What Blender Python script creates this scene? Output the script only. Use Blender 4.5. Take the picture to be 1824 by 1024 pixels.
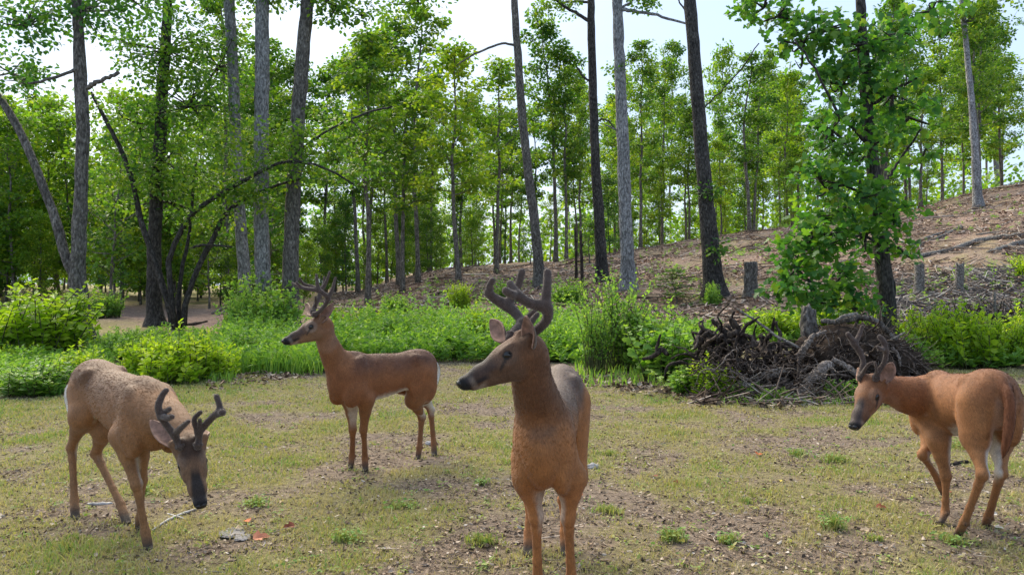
import bpy, math, random
import numpy as np
from mathutils import Vector, Matrix, noise as mnoise

for o in list(bpy.data.objects):
    bpy.data.objects.remove(o, do_unlink=True)
scene = bpy.context.scene
COL = scene.collection

# ------------------------------------------------------------------ camera
CAM_H = 1.47          # metres above the clearing
FPX = 1400.0          # focal length in pixels of an 1824 px wide picture
cam_d = bpy.data.cameras.new('camera')
cam_d.sensor_fit = 'HORIZONTAL'
cam_d.sensor_width = 36.0
cam_d.lens = 36.0 * FPX / 1824.0
cam_d.shift_y = -12.0 / 1824.0
cam_d.clip_start = 0.05
cam_d.clip_end = 1000.0
cam = bpy.data.objects.new('camera', cam_d)
cam.location = (0, 0, CAM_H)
cam.rotation_euler = (math.radians(90), 0, 0)
COL.objects.link(cam)
scene.camera = cam

# ------------------------------------------------------------------ sky and sun
SUN_EL, SUN_AZ = 38.0, 332.0      # azimuth clockwise from +Y (the view direction)
SKY_STRENGTH = 0.102
world = bpy.data.worlds.new("World")
scene.world = world
world.use_nodes = True
wn, wl = world.node_tree.nodes, world.node_tree.links
wn.clear()
w_out = wn.new('ShaderNodeOutputWorld')
w_bg = wn.new('ShaderNodeBackground')
w_sky = wn.new('ShaderNodeTexSky')
w_sky.sky_type = 'NISHITA'
w_sky.sun_disc = False
w_sky.sun_elevation = math.radians(SUN_EL)
w_sky.sun_rotation = math.radians(SUN_AZ)
w_sky.air_density = 1.0
w_sky.dust_density = 2.5
w_sky.ozone_density = 1.0
# a thin veil of high cloud over the whole sky
w_tc = wn.new('ShaderNodeTexCoord')
w_map = wn.new('ShaderNodeMapping')
w_map.inputs['Scale'].default_value = (1.0, 1.0, 3.2)
w_noise = wn.new('ShaderNodeTexNoise')
w_noise.inputs['Scale'].default_value = 2.6
w_noise.inputs['Detail'].default_value = 6
w_ramp = wn.new('ShaderNodeValToRGB')
w_ramp.color_ramp.elements[0].position = 0.35
w_ramp.color_ramp.elements[0].color = (0.74, 0.74, 0.74, 1)
w_ramp.color_ramp.elements[1].position = 0.7
w_ramp.color_ramp.elements[1].color = (0.92, 0.92, 0.92, 1)
w_mix = wn.new('ShaderNodeMix')
w_mix.data_type = 'RGBA'
w_mix.inputs[7].default_value = (3.15, 4.05, 5.3, 1)
w_bg.inputs['Strength'].default_value = SKY_STRENGTH
wl.new(w_tc.outputs['Generated'], w_map.inputs['Vector'])
wl.new(w_map.outputs['Vector'], w_noise.inputs['Vector'])
wl.new(w_noise.outputs['Fac'], w_ramp.inputs['Fac'])
wl.new(w_ramp.outputs['Color'], w_mix.inputs[0])
wl.new(w_sky.outputs['Color'], w_mix.inputs[6])
wl.new(w_mix.outputs[2], w_bg.inputs['Color'])
wl.new(w_bg.outputs['Background'], w_out.inputs['Surface'])

sun_d = bpy.data.lights.new('sun', 'SUN')
sun_d.energy = 4.2
sun_d.angle = math.radians(48)
sun_d.color = (1.0, 0.90, 0.70)
sun = bpy.data.objects.new('sun', sun_d)
_az, _el = math.radians(SUN_AZ), math.radians(SUN_EL)
_to = Vector((math.sin(_az) * math.cos(_el), math.cos(_az) * math.cos(_el), math.sin(_el)))
sun.rotation_euler = _to.to_track_quat('Z', 'Y').to_euler()
sun.location = (0, 0, 40)
COL.objects.link(sun)

vs = scene.view_settings
vs.view_transform = 'Standard'
vs.look = 'None'
vs.exposure = 1.22
vs.gamma = 1.0
vs.use_curve_mapping = False
scene.cycles.max_bounces = 8
scene.cycles.diffuse_bounces = 4
scene.cycles.glossy_bounces = 2
scene.cycles.transmission_bounces = 4
scene.cycles.transparent_max_bounces = 4

# ------------------------------------------------------------------ helpers
def at(px, py, Y):
    """The point at distance Y (metres along the view axis) that the photo shows at (px, py)."""
    return np.array([(px - 912.0) / FPX * Y, Y, CAM_H - (py - 500.0) / FPX * Y])

def sstep(a, b, x):
    t = np.clip((np.asarray(x, float) - a) / (b - a), 0, 1)
    return t * t * (3 - 2 * t)

def tag(o, label=None, cat=None, group=None, kind=None):
    if label: o['label'] = label
    if cat: o['category'] = cat
    if group: o['group'] = group
    if kind: o['kind'] = kind
    return o

def link(o, parent=None):
    COL.objects.link(o)
    if parent is not None:
        o.parent = parent
    return o

def empty(name, loc=(0, 0, 0), label=None, cat=None, group=None):
    o = bpy.data.objects.new(name, None)
    o.empty_display_size = 0.2
    o.location = Vector([float(v) for v in loc])
    link(o)
    return tag(o, label, cat, group)

def mesh_np(name, verts, polys, mat=None, attrs=None, smooth=True, col=None):
    """polys: list of (M,k) int arrays (each array one polygon size)."""
    me = bpy.data.meshes.new(name)
    verts = np.asarray(verts, np.float32)
    polys = [np.asarray(p, np.int32) for p in polys if len(p)]
    nl = sum(p.size for p in polys)
    npoly = sum(len(p) for p in polys)
    me.vertices.add(len(verts))
    me.vertices.foreach_set('co', verts.ravel())
    me.loops.add(nl)
    me.loops.foreach_set('vertex_index', np.concatenate([p.ravel() for p in polys]))
    me.polygons.add(npoly)
    sizes = np.concatenate([np.full(len(p), p.shape[1], np.int32) for p in polys])
    me.polygons.foreach_set('loop_start', np.concatenate([[0], np.cumsum(sizes)[:-1]]).astype(np.int32))
    me.polygons.foreach_set('use_smooth', np.full(npoly, smooth, bool))
    for k, v in (attrs or {}).items():
        a = me.attributes.new(k, 'FLOAT', 'POINT')
        a.data.foreach_set('value', np.asarray(v, np.float32))
    if col is not None:
        a = me.attributes.new('col', 'FLOAT_COLOR', 'POINT')
        c4 = np.ones((len(verts), 4), np.float32)
        c4[:, :3] = col
        a.data.foreach_set('color', c4.ravel())
    me.update(calc_edges=True)
    for m in (mat if isinstance(mat, (list, tuple)) else [mat]):
        if m is not None: me.materials.append(m)
    return me

def obj(name, me, parent=None, loc=None):
    o = bpy.data.objects.new(name, me)
    if loc is not None: o.location = Vector([float(v) for v in loc])
    return link(o, parent)

def copy_tree(o, parent=None):
    c = o.copy()
    COL.objects.link(c)
    if parent is not None:
        c.parent = parent
    for ch in o.children:
        copy_tree(ch, c)
    return c

class Acc:
    """Collects verts and faces of several shapes for one mesh."""
    def __init__(s):
        s.v, s.p, s.n, s.a = [], {}, 0, []
    def add(s, v, polys, a=0.5):
        v = np.asarray(v, float)
        for p in polys:
            p = np.asarray(p, int)
            if len(p): s.p.setdefault(p.shape[1], []).append(p + s.n)
        s.v.append(v)
        s.a.append(np.broadcast_to(np.asarray(a, float), (len(v),)))
        s.n += len(v)
        return s
    def mesh(s, name, mat, smooth=True):
        return mesh_np(name, np.concatenate(s.v), [np.concatenate(x) for x in s.p.values()], mat,
                       {'rnd': np.concatenate(s.a)}, smooth)

def unit(v):
    v = np.asarray(v, float)
    return v / (np.linalg.norm(v, axis=-1, keepdims=True) + 1e-9)

def resample(pts, n):
    """Smooth (Catmull-Rom) resampling of a polyline; extra columns ride along."""
    pts = np.asarray(pts, float)
    m = len(pts)
    if m == 2:
        t = np.linspace(0, 1, n)[:, None]
        return pts[0] * (1 - t) + pts[1] * t
    P = np.vstack([2 * pts[0] - pts[1], pts, 2 * pts[-1] - pts[-2]])
    t = np.linspace(0, m - 1 - 1e-6, n)
    i = t.astype(int)
    u = (t - i)[:, None]
    a, b, c, d = P[i], P[i + 1], P[i + 2], P[i + 3]
    return 0.5 * (2 * b + (c - a) * u + (2 * a - 5 * b + 4 * c - d) * u ** 2 + (3 * b - a - 3 * c + d) * u ** 3)

def tube(path, radii, seg=8, rough=0.0, rng=None, closed=True):
    path = np.asarray(path, float)
    n = len(path)
    radii = np.broadcast_to(np.asarray(radii, float), (n,))
    T = unit(np.gradient(path, axis=0))
    ref = np.array([0.31, 0.95, 0.07]) if abs(T[0][1]) < 0.8 else np.array([1.0, 0.1, 0.2])
    U = np.zeros_like(path)
    u = ref
    for i in range(n):
        u = u - T[i] * np.dot(u, T[i])
        u = u / (np.linalg.norm(u) + 1e-9)
        U[i] = u
    V = np.cross(T, U)
    a = np.linspace(0, 2 * np.pi, seg, endpoint=False)
    r = radii[:, None] * np.ones((1, seg))
    if rough and rng is not None:
        r = r * (1 + rough * rng.normal(size=(n, seg)))
    v = path[:, None, :] + r[..., None] * (np.cos(a)[None, :, None] * U[:, None, :] + np.sin(a)[None, :, None] * V[:, None, :])
    v = v.reshape(-1, 3)
    i = np.arange(n - 1)[:, None] * seg
    j = np.arange(seg)[None, :]
    j2 = (j + 1) % seg
    q = np.stack([i + j, i + j2, i + seg + j2, i + seg + j], -1).reshape(-1, 4)
    polys = [q]
    if closed:
        v = np.vstack([v, path[0], path[-1]])
        k = np.arange(seg)
        polys.append(np.stack([(k + 1) % seg, k, np.full(seg, n * seg)], -1))
        b = (n - 1) * seg
        polys.append(np.stack([b + k, b + (k + 1) % seg, np.full(seg, n * seg + 1)], -1))
    return v, polys

# ------------------------------------------------------------------ node material helpers
def new_mat(name):
    m = bpy.data.materials.new(name)
    m.use_nodes = True
    nt = m.node_tree
    nt.nodes.clear()
    out = nt.nodes.new('ShaderNodeOutputMaterial')
    return m, nt, out

def nd(nt, t, **kw):
    n = nt.nodes.new(t)
    for k, v in kw.items():
        if k.startswith('_'):
            setattr(n, k[1:], v)
        else:
            n.inputs[k.replace('__', ' ')].default_value = v
    return n

def ramp(nt, stops, src=None):
    r = nt.nodes.new('ShaderNodeValToRGB')
    e = r.color_ramp.elements
    while len(e) > 1: e.remove(e[-1])
    e[0].position = stops[0][0]
    e[0].color = (*stops[0][1], 1)
    for p, c in stops[1:]:
        k = e.new(p)
        k.color = (*c, 1)
    if src is not None: nt.links.new(src, r.inputs['Fac'])
    return r

def mixc(nt, fac, a, b, blend='MIX'):
    m = nt.nodes.new('ShaderNodeMix')
    m.data_type = 'RGBA'
    m.blend_type = blend
    for k, s in ((0, fac), (6, a), (7, b)):
        if hasattr(s, 'links') or isinstance(s, bpy.types.NodeSocket):
            nt.links.new(s, m.inputs[k])
        elif isinstance(s, (int, float)):
            m.inputs[k].default_value = s
        else:
            m.inputs[k].default_value = (*s, 1)
    return m.outputs[2]

def plain_material(name, color, rough=0.5, spec=0.5, noise_scale=None, lo=0.75, hi=1.25, bump=0.0, sheen=0.0, coat=0.0):
    m, nt, out = new_mat(name)
    b = nd(nt, 'ShaderNodeBsdfPrincipled', Roughness=rough)
    b.inputs['Specular IOR Level'].default_value = spec
    b.inputs['Sheen Weight'].default_value = sheen
    b.inputs['Coat Weight'].default_value = coat
    b.inputs['Base Color'].default_value = (*color, 1)
    if noise_scale:
        tc = nd(nt, 'ShaderNodeTexCoord')
        n = nd(nt, 'ShaderNodeTexNoise', Scale=noise_scale, Detail=5.0, Roughness=0.6)
        nt.links.new(tc.outputs['Object'], n.inputs['Vector'])
        r = ramp(nt, [(0.3, tuple(x * lo for x in color)), (0.7, tuple(x * hi for x in color))], n.outputs['Fac'])
        nt.links.new(r.outputs['Color'], b.inputs['Base Color'])
        if bump:
            bp = nd(nt, 'ShaderNodeBump', Strength=bump, Distance=0.01)
            nt.links.new(n.outputs['Fac'], bp.inputs['Height'])
            nt.links.new(bp.outputs['Normal'], b.inputs['Normal'])
    nt.links.new(b.outputs['BSDF'], out.inputs['Surface'])
    return m

# ------------------------------------------------------------------ terrain
_HU = np.array([-2.0, -.60, -.45, -.35, -.19, -.08, .06, .20, .35, .52, .65, .85, 1.3])
_HH = np.array([1.2,   .7,   .4,   .3,   .6, 2.15, 2.6, 3.3, 4.55, 5.6, 6.9, 8.2, 9.0])

def terrain(x, y):
    """Height of the ground: a flat clearing, a cleared hillside rising behind it to the right."""
    x = np.asarray(x, float); y = np.asarray(y, float)
    u = x / np.maximum(y, 6.0)
    H = np.interp(u, _HU, _HH)
    t = np.clip((y - 15.0) / 30.0, 0, 1)
    s = 0.65 * t + 0.35 * t * t * (3 - 2 * t)
    z = H * s + np.clip(y - 45, 0, 200) * 0.012 * (H > 1.0)
    z = z + 0.18 * sstep(.5, 1, t) * np.sin(x * .35 + 1.3) * np.cos(y * .21) * (t > 0) + 0.10 * sstep(0, .3, t) * np.sin(x * 1.1) * np.sin(y * .9 + .7)
    return z + 0.012 * np.sin(x * 2.3 + .4) * np.cos(y * 1.9) * sstep(7, 10, y)

def ground_at(px, py):
    """Where the sight line through a pixel meets the ground."""
    Y = np.exp(np.linspace(math.log(2.0), math.log(150.0), 900))
    X = (px - 912.0) / FPX * Y
    zr = CAM_H - (py - 500.0) / FPX * Y
    d = zr - terrain(X, Y)
    i = np.argmax(d <= 0) if (d <= 0).any() else len(Y) - 1
    return np.array([X[i], Y[i], float(terrain(X[i], Y[i]))])

def on_ground(x, y, dz=0.0):
    return np.array([x, y, float(terrain(x, y)) + dz])

def fbm(x, y, s, seed=0.0, octv=3):
    out = np.empty(len(x))
    for i in range(len(x)):
        p = Vector((x[i] * s + seed, y[i] * s - seed * .7, seed * 1.3))
        a, f, t = 1.0, 1.0, 0.0
        for _ in range(octv):
            t += a * mnoise.noise(p * f); a *= .5; f *= 2.1
        out[i] = t
    return out

def grassiness(x, y):
    """Share of grass on the lawn (0 bare litter, 1 green)."""
    x = np.asarray(x, float); y = np.asarray(y, float)
    n = fbm(x, y, .62, 3.1, 3) * .62 + fbm(x, y, 2.3, 8.2, 3) * .55
    g = .42 + n
    u = x / np.maximum(y, 2)
    g = g + .20 * sstep(5.5, 7.5, y) * sstep(13.5, 10.5, y)            # greener strip behind the deer
    g = g - .22 * sstep(.12, .5, u) * sstep(9.5, 6.5, y)                 # bare on the right, near
    g = g - .30 * sstep(11.0, 13.0, y) * sstep(20, 14, y) * sstep(.3, -.1, u)
    g = g + .18 * sstep(-.2, -.5, u)
    return np.clip(g, 0, 1)

# --- ground sheet: a fan of quads, fine near the camera
ny_, nx_ = 300, 300
yy = np.concatenate([np.linspace(-9, 1.5, 24, endpoint=False), 1.5 * (175 / 1.5) ** np.linspace(0, 1, ny_ - 24)])
uu = np.linspace(-1, 1, nx_)
GX = uu[None, :] * (7.0 + 1.15 * np.maximum(yy, 0))[:, None]
GY = np.repeat(yy[:, None], nx_, 1)
gx, gy = GX.ravel(), GY.ravel()
gz = terrain(gx, gy)
gn = fbm(gx, gy, 2.2, 1.0, 3)
g_n2 = fbm(gx, gy, .55, 7.0, 4)
gz = gz + g_n2 * .10 * sstep(17, 24, gy) * sstep(-.3, -.15, gx / np.maximum(gy, 4))
gz = gz + gn * .012 * sstep(0, 3, gy) * sstep(30, 12, gy) + gn * .04 * sstep(17, 26, gy)
gi = np.arange(ny_ - 1)[:, None] * nx_; gj = np.arange(nx_ - 1)[None, :]
gq = np.stack([gi + gj, gi + gj + 1, gi + nx_ + gj + 1, gi + nx_ + gj], -1).reshape(-1, 4)
g_grass = grassiness(gx, gy)
gu = gx / np.maximum(gy, 4)
g_hill = sstep(17, 21, gy + 1.5 * gn) * sstep(-.36, -.24, gu + .05 * gn)
g_red = np.clip(g_hill * (.62 + .5 * fbm(gx, gy, .25, 5.0, 3)), 0, 1)
# the bare track on the left, between the trunks
g_track = sstep(23, 26, gy + gn) * sstep(40, 33, gy + gn) * sstep(-.56, -.50, gu) * sstep(-.30, -.36, gu)
g_red = np.maximum(g_red, g_track)

m, nt, out = new_mat('ground')
b = nd(nt, 'ShaderNodeBsdfPrincipled', Roughness=0.95)
b.inputs['Specular IOR Level'].default_value = 0.15
geo = nd(nt, 'ShaderNodeNewGeometry')
nA = nd(nt, 'ShaderNodeTexNoise', Scale=1.6, Detail=8.0, Roughness=0.7)
nB = nd(nt, 'ShaderNodeTexNoise', Scale=16.0, Detail=8.0, Roughness=0.75)
nC = nd(nt, 'ShaderNodeTexNoise', Scale=70.0, Detail=5.0, Roughness=0.7)
vC = nd(nt, 'ShaderNodeTexVoronoi', Scale=28.0)
vD = nd(nt, 'ShaderNodeTexVoronoi', Scale=5.5)
for n in (nA, nB, nC, vC, vD):
    nt.links.new(geo.outputs['Position'], n.inputs['Vector'])
aG = nd(nt, 'ShaderNodeAttribute', _attribute_name='grass')
aR = nd(nt, 'ShaderNodeAttribute', _attribute_name='red')
litter = ramp(nt, [(0.30, (.062, .048, .038)), (0.43, (.20, .152, .118)), (0.57, (.31, .24, .19)), (0.73, (.44, .36, .29))], nB.outputs['Fac'])
spots = ramp(nt, [(0.0, (.6, .55, .5)), (0.25, (.95, .95, .95)), (0.8, (1.25, 1.2, 1.15))], vC.outputs['Distance'])
c_lit = mixc(nt, 0.8, litter.outputs['Color'], spots.outputs['Color'], 'MULTIPLY')
turf = ramp(nt, [(0.28, (.085, .075, .036)), (0.43, (.235, .20, .095)), (0.57, (.35, .305, .135)), (0.74, (.48, .41, .23))], nB.outputs['Fac'])
gsum = nd(nt, 'ShaderNodeMath', _operation='ADD')
gm = nd(nt, 'ShaderNodeMath', _operation='MULTIPLY_ADD')
gm.inputs[1].default_value = 1.3; gm.inputs[2].default_value = -.65
nt.links.new(nC.outputs['Fac'], gm.inputs[0])
nt.links.new(aG.outputs['Fac'], gsum.inputs[0]); nt.links.new(gm.outputs[0], gsum.inputs[1])
gr = ramp(nt, [(0.25, (0, 0, 0)), (0.62, (1, 1, 1))], gsum.outputs[0])
c1 = mixc(nt, gr.outputs['Color'], c_lit, turf.outputs['Color'])
red = ramp(nt, [(0.28, (.095, .064, .052)), (0.42, (.29, .19, .15)), (0.55, (.43, .295, .24)), (0.70, (.55, .42, .365))], nB.outputs['Fac'])
redA = ramp(nt, [(0.3, (.72, .74, .78)), (0.55, (1, 1, 1)), (0.75, (1.15, 1.0, .9))], nA.outputs['Fac'])
lump = ramp(nt, [(0.0, (1.15, 1.12, 1.1)), (0.5, (.85, .85, .86)), (0.9, (.5, .5, .52))], vD.outputs['Distance'])
c_red = mixc(nt, 1.0, red.outputs['Color'], redA.outputs['Color'], 'MULTIPLY')
c_red = mixc(nt, .7, c_red, lump.outputs['Color'], 'MULTIPLY')
c2 = mixc(nt, aR.outputs['Fac'], c1, c_red)
nt.links.new(c2, b.inputs['Base Color'])
bs = nd(nt, 'ShaderNodeMath', _operation='ADD')
nt.links.new(nB.outputs['Fac'], bs.inputs[0]); nt.links.new(nC.outputs['Fac'], bs.inputs[1])
bp = nd(nt, 'ShaderNodeBump', Strength=0.9, Distance=0.05)
nt.links.new(bs.outputs[0], bp.inputs['Height'])
nt.links.new(bp.outputs['Normal'], b.inputs['Normal'])
nt.links.new(b.outputs['BSDF'], out.inputs['Surface'])
M_GROUND = m
tag(obj('ground', mesh_np('ground', np.stack([gx, gy, gz], 1), [gq], M_GROUND, {'grass': g_grass, 'red': g_red})), kind='structure')
# ------------------------------------------------------------------ plant materials
def leaf_material(name, stops, trans=0.35, tcol=(1.25, 1.35, .45), rough=.5, objvar=.25):
    m, nt, out = new_mat(name)
    a = nd(nt, 'ShaderNodeAttribute', _attribute_name='rnd')
    oi = nd(nt, 'ShaderNodeObjectInfo')
    mm = nd(nt, 'ShaderNodeMath', _operation='MULTIPLY_ADD')
    mm.inputs[1].default_value = objvar; 
    sb = nd(nt, 'ShaderNodeMath', _operation='SUBTRACT'); sb.inputs[1].default_value = objvar * .5
    nt.links.new(oi.outputs['Random'], mm.inputs[0]); nt.links.new(a.outputs['Fac'], mm.inputs[2])
    nt.links.new(mm.outputs[0], sb.inputs[0])
    r = ramp(nt, stops, sb.outputs[0])
    d = nd(nt, 'ShaderNodeBsdfPrincipled', Roughness=rough)
    d.inputs['Specular IOR Level'].default_value = .3
    t = nd(nt, 'ShaderNodeBsdfTranslucent')
    tc = mixc(nt, 1.0, r.outputs['Color'], tcol, 'MULTIPLY')
    nt.links.new(r.outputs['Color'], d.inputs['Base Color'])
    nt.links.new(tc, t.inputs['Color'])
    mx = nd(nt, 'ShaderNodeMixShader', Fac=trans)
    nt.links.new(d.outputs['BSDF'], mx.inputs[1]); nt.links.new(t.outputs['BSDF'], mx.inputs[2])
    nt.links.new(mx.outputs['Shader'], out.inputs['Surface'])
    return m

def bark_material(name, dark, mid, light, scale=9.0, stretch=.42, bump=1.0, lichen=None):
    m, nt, out = new_mat(name)
    b = nd(nt, 'ShaderNodeBsdfPrincipled', Roughness=.9)
    b.inputs['Specular IOR Level'].default_value = .2
    tc = nd(nt, 'ShaderNodeTexCoord')
    mp = nd(nt, 'ShaderNodeMapping'); mp.inputs['Scale'].default_value = (1, 1, stretch)
    n1 = nd(nt, 'ShaderNodeTexNoise', Scale=scale * 2.2, Detail=7.0, Roughness=.7, Distortion=.6)
    n2 = nd(nt, 'ShaderNodeTexVoronoi', Scale=scale * 2.6)
    n3 = nd(nt, 'ShaderNodeTexNoise', Scale=1.5, Detail=4.0)
    nt.links.new(tc.outputs['Object'], mp.inputs['Vector'])
    nt.links.new(mp.outputs['Vector'], n1.inputs['Vector']); nt.links.new(mp.outputs['Vector'], n2.inputs['Vector'])
    nt.links.new(tc.outputs['Object'], n3.inputs['Vector'])
    r = ramp(nt, [(.3, dark), (.5, mid), (.68, light)], n1.outputs['Fac'])
    cr = ramp(nt, [(0.0, (1.15, 1.15, 1.15)), (.45, (.9, .9, .9)), (.75, (.35, .35, .35))], n2.outputs['Distance'])
    c = mixc(nt, .75, r.outputs['Color'], cr.outputs['Color'], 'MULTIPLY')
    rr_ = ramp(nt, [(.35, (.8, .8, .8)), (.65, (1.2, 1.2, 1.2))], n3.outputs['Fac'])
    c = mixc(nt, 1.0, c, rr_.outputs['Color'], 'MULTIPLY')
    nt.links.new(c, b.inputs['Base Color'])
    s = nd(nt, 'ShaderNodeMath', _operation='SUBTRACT')
    nt.links.new(n1.outputs['Fac'], s.inputs[0]); nt.links.new(n2.outputs['Distance'], s.inputs[1])
    bp = nd(nt, 'ShaderNodeBump', Strength=bump, Distance=.03)
    nt.links.new(s.outputs[0], bp.inputs['Height'])
    nt.links.new(bp.outputs['Normal'], b.inputs['Normal'])
    nt.links.new(b.outputs['BSDF'], out.inputs['Surface'])
    return m

GREEN = [(0, (.034, .100, .022)), (.35, (.085, .185, .028)), (.7, (.165, .265, .034)), (1, (.30, .36, .040))]
M_LEAF = leaf_material('tree_leaf', GREEN, .48)
M_LEAF_DEEP = leaf_material('deep_green_leaf', [(0, (.024, .085, .030)), (.4, (.052, .150, .038)), (.75, (.105, .215, .036)), (1, (.21, .30, .038))], .45)
M_LEAF_BROAD = leaf_material('broad_leaf', [(0, (.030, .105, .034)), (.4, (.070, .19, .042)), (.75, (.135, .27, .040)), (1, (.26, .37, .045))], .5)
M_LEAF_SUNLIT = leaf_material('sunlit_yellow_leaf', [(0, (.070, .165, .022)), (.4, (.145, .26, .030)), (.75, (.25, .34, .036)), (1, (.40, .44, .05))], .55)  # brighter, yellower leaf: sunlight on the wood is put into its colour
M_LEAF_FRESH = leaf_material('fresh_shrub_leaf', [(0, (.095, .21, .018)), (.4, (.215, .36, .028)), (.75, (.35, .48, .040)), (1, (.54, .60, .065))], .5, objvar=.15)
M_WEED = leaf_material('weed_leaf', [(0, (.080, .185, .042)), (.4, (.185, .34, .072)), (.75, (.30, .45, .095)), (1, (.43, .52, .12))], .48, objvar=.1)
M_BARK_GREY = bark_material('grey_bark', (.075, .072, .073), (.25, .245, .25), (.48, .475, .485))
M_BARK_DARK = bark_material('dark_bark', (.018, .016, .016), (.055, .049, .046), (.13, .118, .11))
M_BARK_BROWN = bark_material('brown_bark', (.045, .040, .036), (.13, .116, .104), (.28, .255, .235))
M_BARK_FAR = bark_material('pale_bark', (.07, .060, .052), (.165, .145, .125), (.30, .27, .24), 5.0)
M_STEM = plain_material('stem', (.075, .085, .035), .8, .2)
M_DEADWOOD = bark_material('weathered_wood', (.075, .064, .058), (.235, .21, .19), (.44, .405, .375), 11.0, .8)
M_DEADDARK = bark_material('dark_rotten_wood', (.014, .010, .009), (.047, .035, .030), (.12, .092, .078), 6.0, .3)

# ------------------------------------------------------------------ leaves as small folded blades
LT = np.array([[0, 0, 0], [-.38, .28, .06], [-.34, .68, .05], [0, 1, -.05], [.34, .68, .05], [.38, .28, .06]])
LQ = np.array([[0, 3, 2, 1], [0, 5, 4, 3]])
# a lobed, maple-like outline
MT = np.array([[0, 0, 0], [-.30, .10, .03], [-.52, .42, .05], [-.24, .50, .02], [-.26, .78, .0], [0, 1.0, -.06], [.26, .78, .0], [.24, .50, .02], [.52, .42, .05], [.30, .10, .03]])
MQ = np.array([[0, 3, 2, 1], [0, 5, 4, 3], [0, 7, 6, 5], [0, 9, 8, 7]])

def leaves(acc, cen, axis, normal, length, aspect, rnd, tpl=(LT, LQ), fold=1.0):
    n = len(cen)
    axis = unit(axis)
    side = unit(np.cross(axis, normal))
    nor = np.cross(side, axis)
    T, Q = tpl
    L = np.broadcast_to(np.asarray(length, float), (n,))[:, None, None]
    v = cen[:, None, :] + (T[None, :, 0:1] * aspect * 2 * side[:, None, :] + T[None, :, 1:2] * axis[:, None, :] + T[None, :, 2:3] * fold * nor[:, None, :]) * L
    q = (Q[None] + (np.arange(n) * len(T))[:, None, None]).reshape(-1, 4)
    acc.add(v.reshape(-1, 3), [q], np.repeat(rnd, len(T)))

def rdir(rng, n):
    return unit(rng.normal(size=(n, 3)))

def leaf_cloud(acc, rng, centers, radii, per, size, aspect=.42, flat=.65, bias=None, tpl=(LT, LQ), droop=.35):
    """Clusters of leaves round twig ends; each cluster has its own tone."""
    centers = np.asarray(centers, float)
    k = len(centers)
    radii = np.broadcast_to(np.asarray(radii, float), (k,))
    idx = np.repeat(np.arange(k), per)
    d = rdir(rng, k * per)
    r = radii[idx] * rng.uniform(.25, 1.0, k * per) ** .6
    off = d * r[:, None] * np.array([1, 1, flat])
    cen = centers[idx] + off
    ax = unit(d * np.array([1, 1, .4]) + rng.normal(size=d.shape) * .55 + np.array([0, 0, -droop]))
    no = unit(np.array([0, 0, 1.0]) + rng.normal(size=d.shape) * .55)
    tone = rng.uniform(.15, .75, k) if bias is None else np.clip(bias + rng.normal(0, .13, k), 0, 1)
    rn = np.clip(tone[idx] + rng.normal(0, .16, k * per), 0, 1)
    leaves(acc, cen, ax, no, size * rng.uniform(.65, 1.3, k * per), aspect, rn, tpl)

def trunk_path(rng, base, height, lean=(0, 0), wob=.12, n=12):
    t = np.linspace(0, 1, n)
    w = np.cumsum(rng.normal(0, wob / n ** .5, (n, 2)), 0) * t[:, None]
    return np.column_stack([base[0] + lean[0] * t + w[:, 0], base[1] + lean[1] * t + w[:, 1], base[2] + height * t])

def limb_path(rng, p, az, el, length, curve=.25, n=6):
    d = np.array([math.cos(az) * math.cos(el), math.sin(az) * math.cos(el), math.sin(el)])
    t = np.linspace(0, 1, n)[:, None]
    side = rdir(rng, 1)[0]
    return p + d * t * length + np.array([0, 0, 1.0]) * curve * length * t ** 2 * rng.uniform(-.5, 1) + side * .12 * length * np.sin(t * 3.0)

def grow(seed, height, r0, crown_from, spread, limbs, per, size, aspect=.42, crad=(.45, .8), shape='oval', sub=3, lean=(0, 0), bias=None, wob=.3, seg=7, tpl=(LT, LQ), lower=0):
    """A tree about the origin: returns trunk mesh pieces and crown pieces."""
    rng = np.random.default_rng(seed)
    tk, cr = Acc(), Acc()
    path = trunk_path(rng, (0, 0, -.15), height + .15, lean, wob)
    t = np.linspace(0, 1, len(path))
    rad = r0 * (1 - .80 * t) * (1 + .45 * np.exp(-t * height / .35))
    pr = resample(np.column_stack([path, rad]), 22)
    tk.add(*tube(pr[:, :3], pr[:, 3], seg, .03, rng))
    cs, rs = [], []
    for i in range(limbs):
        f = crown_from + (1 - crown_from) * ((i + rng.uniform(0, 1)) / limbs)
        f = min(f, .985)
        p = np.array([np.interp(f, t, path[:, q]) for q in range(3)])
        rr0 = np.interp(f, t, rad)
        g = (f - crown_from) / (1 - crown_from)
        prof = {'oval': math.sin(math.pi * (.18 + .78 * g)) ** .8, 'cone': (1 - g) ** .7 + .12, 'top': .45 + .55 * math.sin(math.pi * (.1 + .8 * g)), 'broad': (.75 + .4 * g) * (1 - g ** 4 * .6)}[shape]
        ln = spread * prof * rng.uniform(.65, 1.15)
        lp = limb_path(rng, p, i * 2.4 + rng.uniform(-.5, .5), rng.uniform(.0, .75) + .4 * g, ln)
        tk.add(*tube(lp, np.linspace(max(rr0 * .42, .02), .008, len(lp)), 5))
        for s in range(sub):
            k = rng.integers(2, len(lp))
            q = limb_path(rng, lp[k], rng.uniform(0, 6.28), rng.uniform(-.2, .8), ln * rng.uniform(.18, .45), n=4)
            tk.add(*tube(q, np.linspace(.018, .006, 4), 4))
            cs.append(q[-1]); rs.append(rng.uniform(*crad))
        cs.append(lp[-1]); rs.append(rng.uniform(*crad))
        if ln > 1.0:
            cs.append(lp[3]); rs.append(rng.uniform(*crad))
    cs.append(path[-1]); rs.append(crad[1])
    leaf_cloud(cr, rng, cs, rs, per, size, aspect, bias=bias, tpl=tpl)
    return tk, cr

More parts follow.
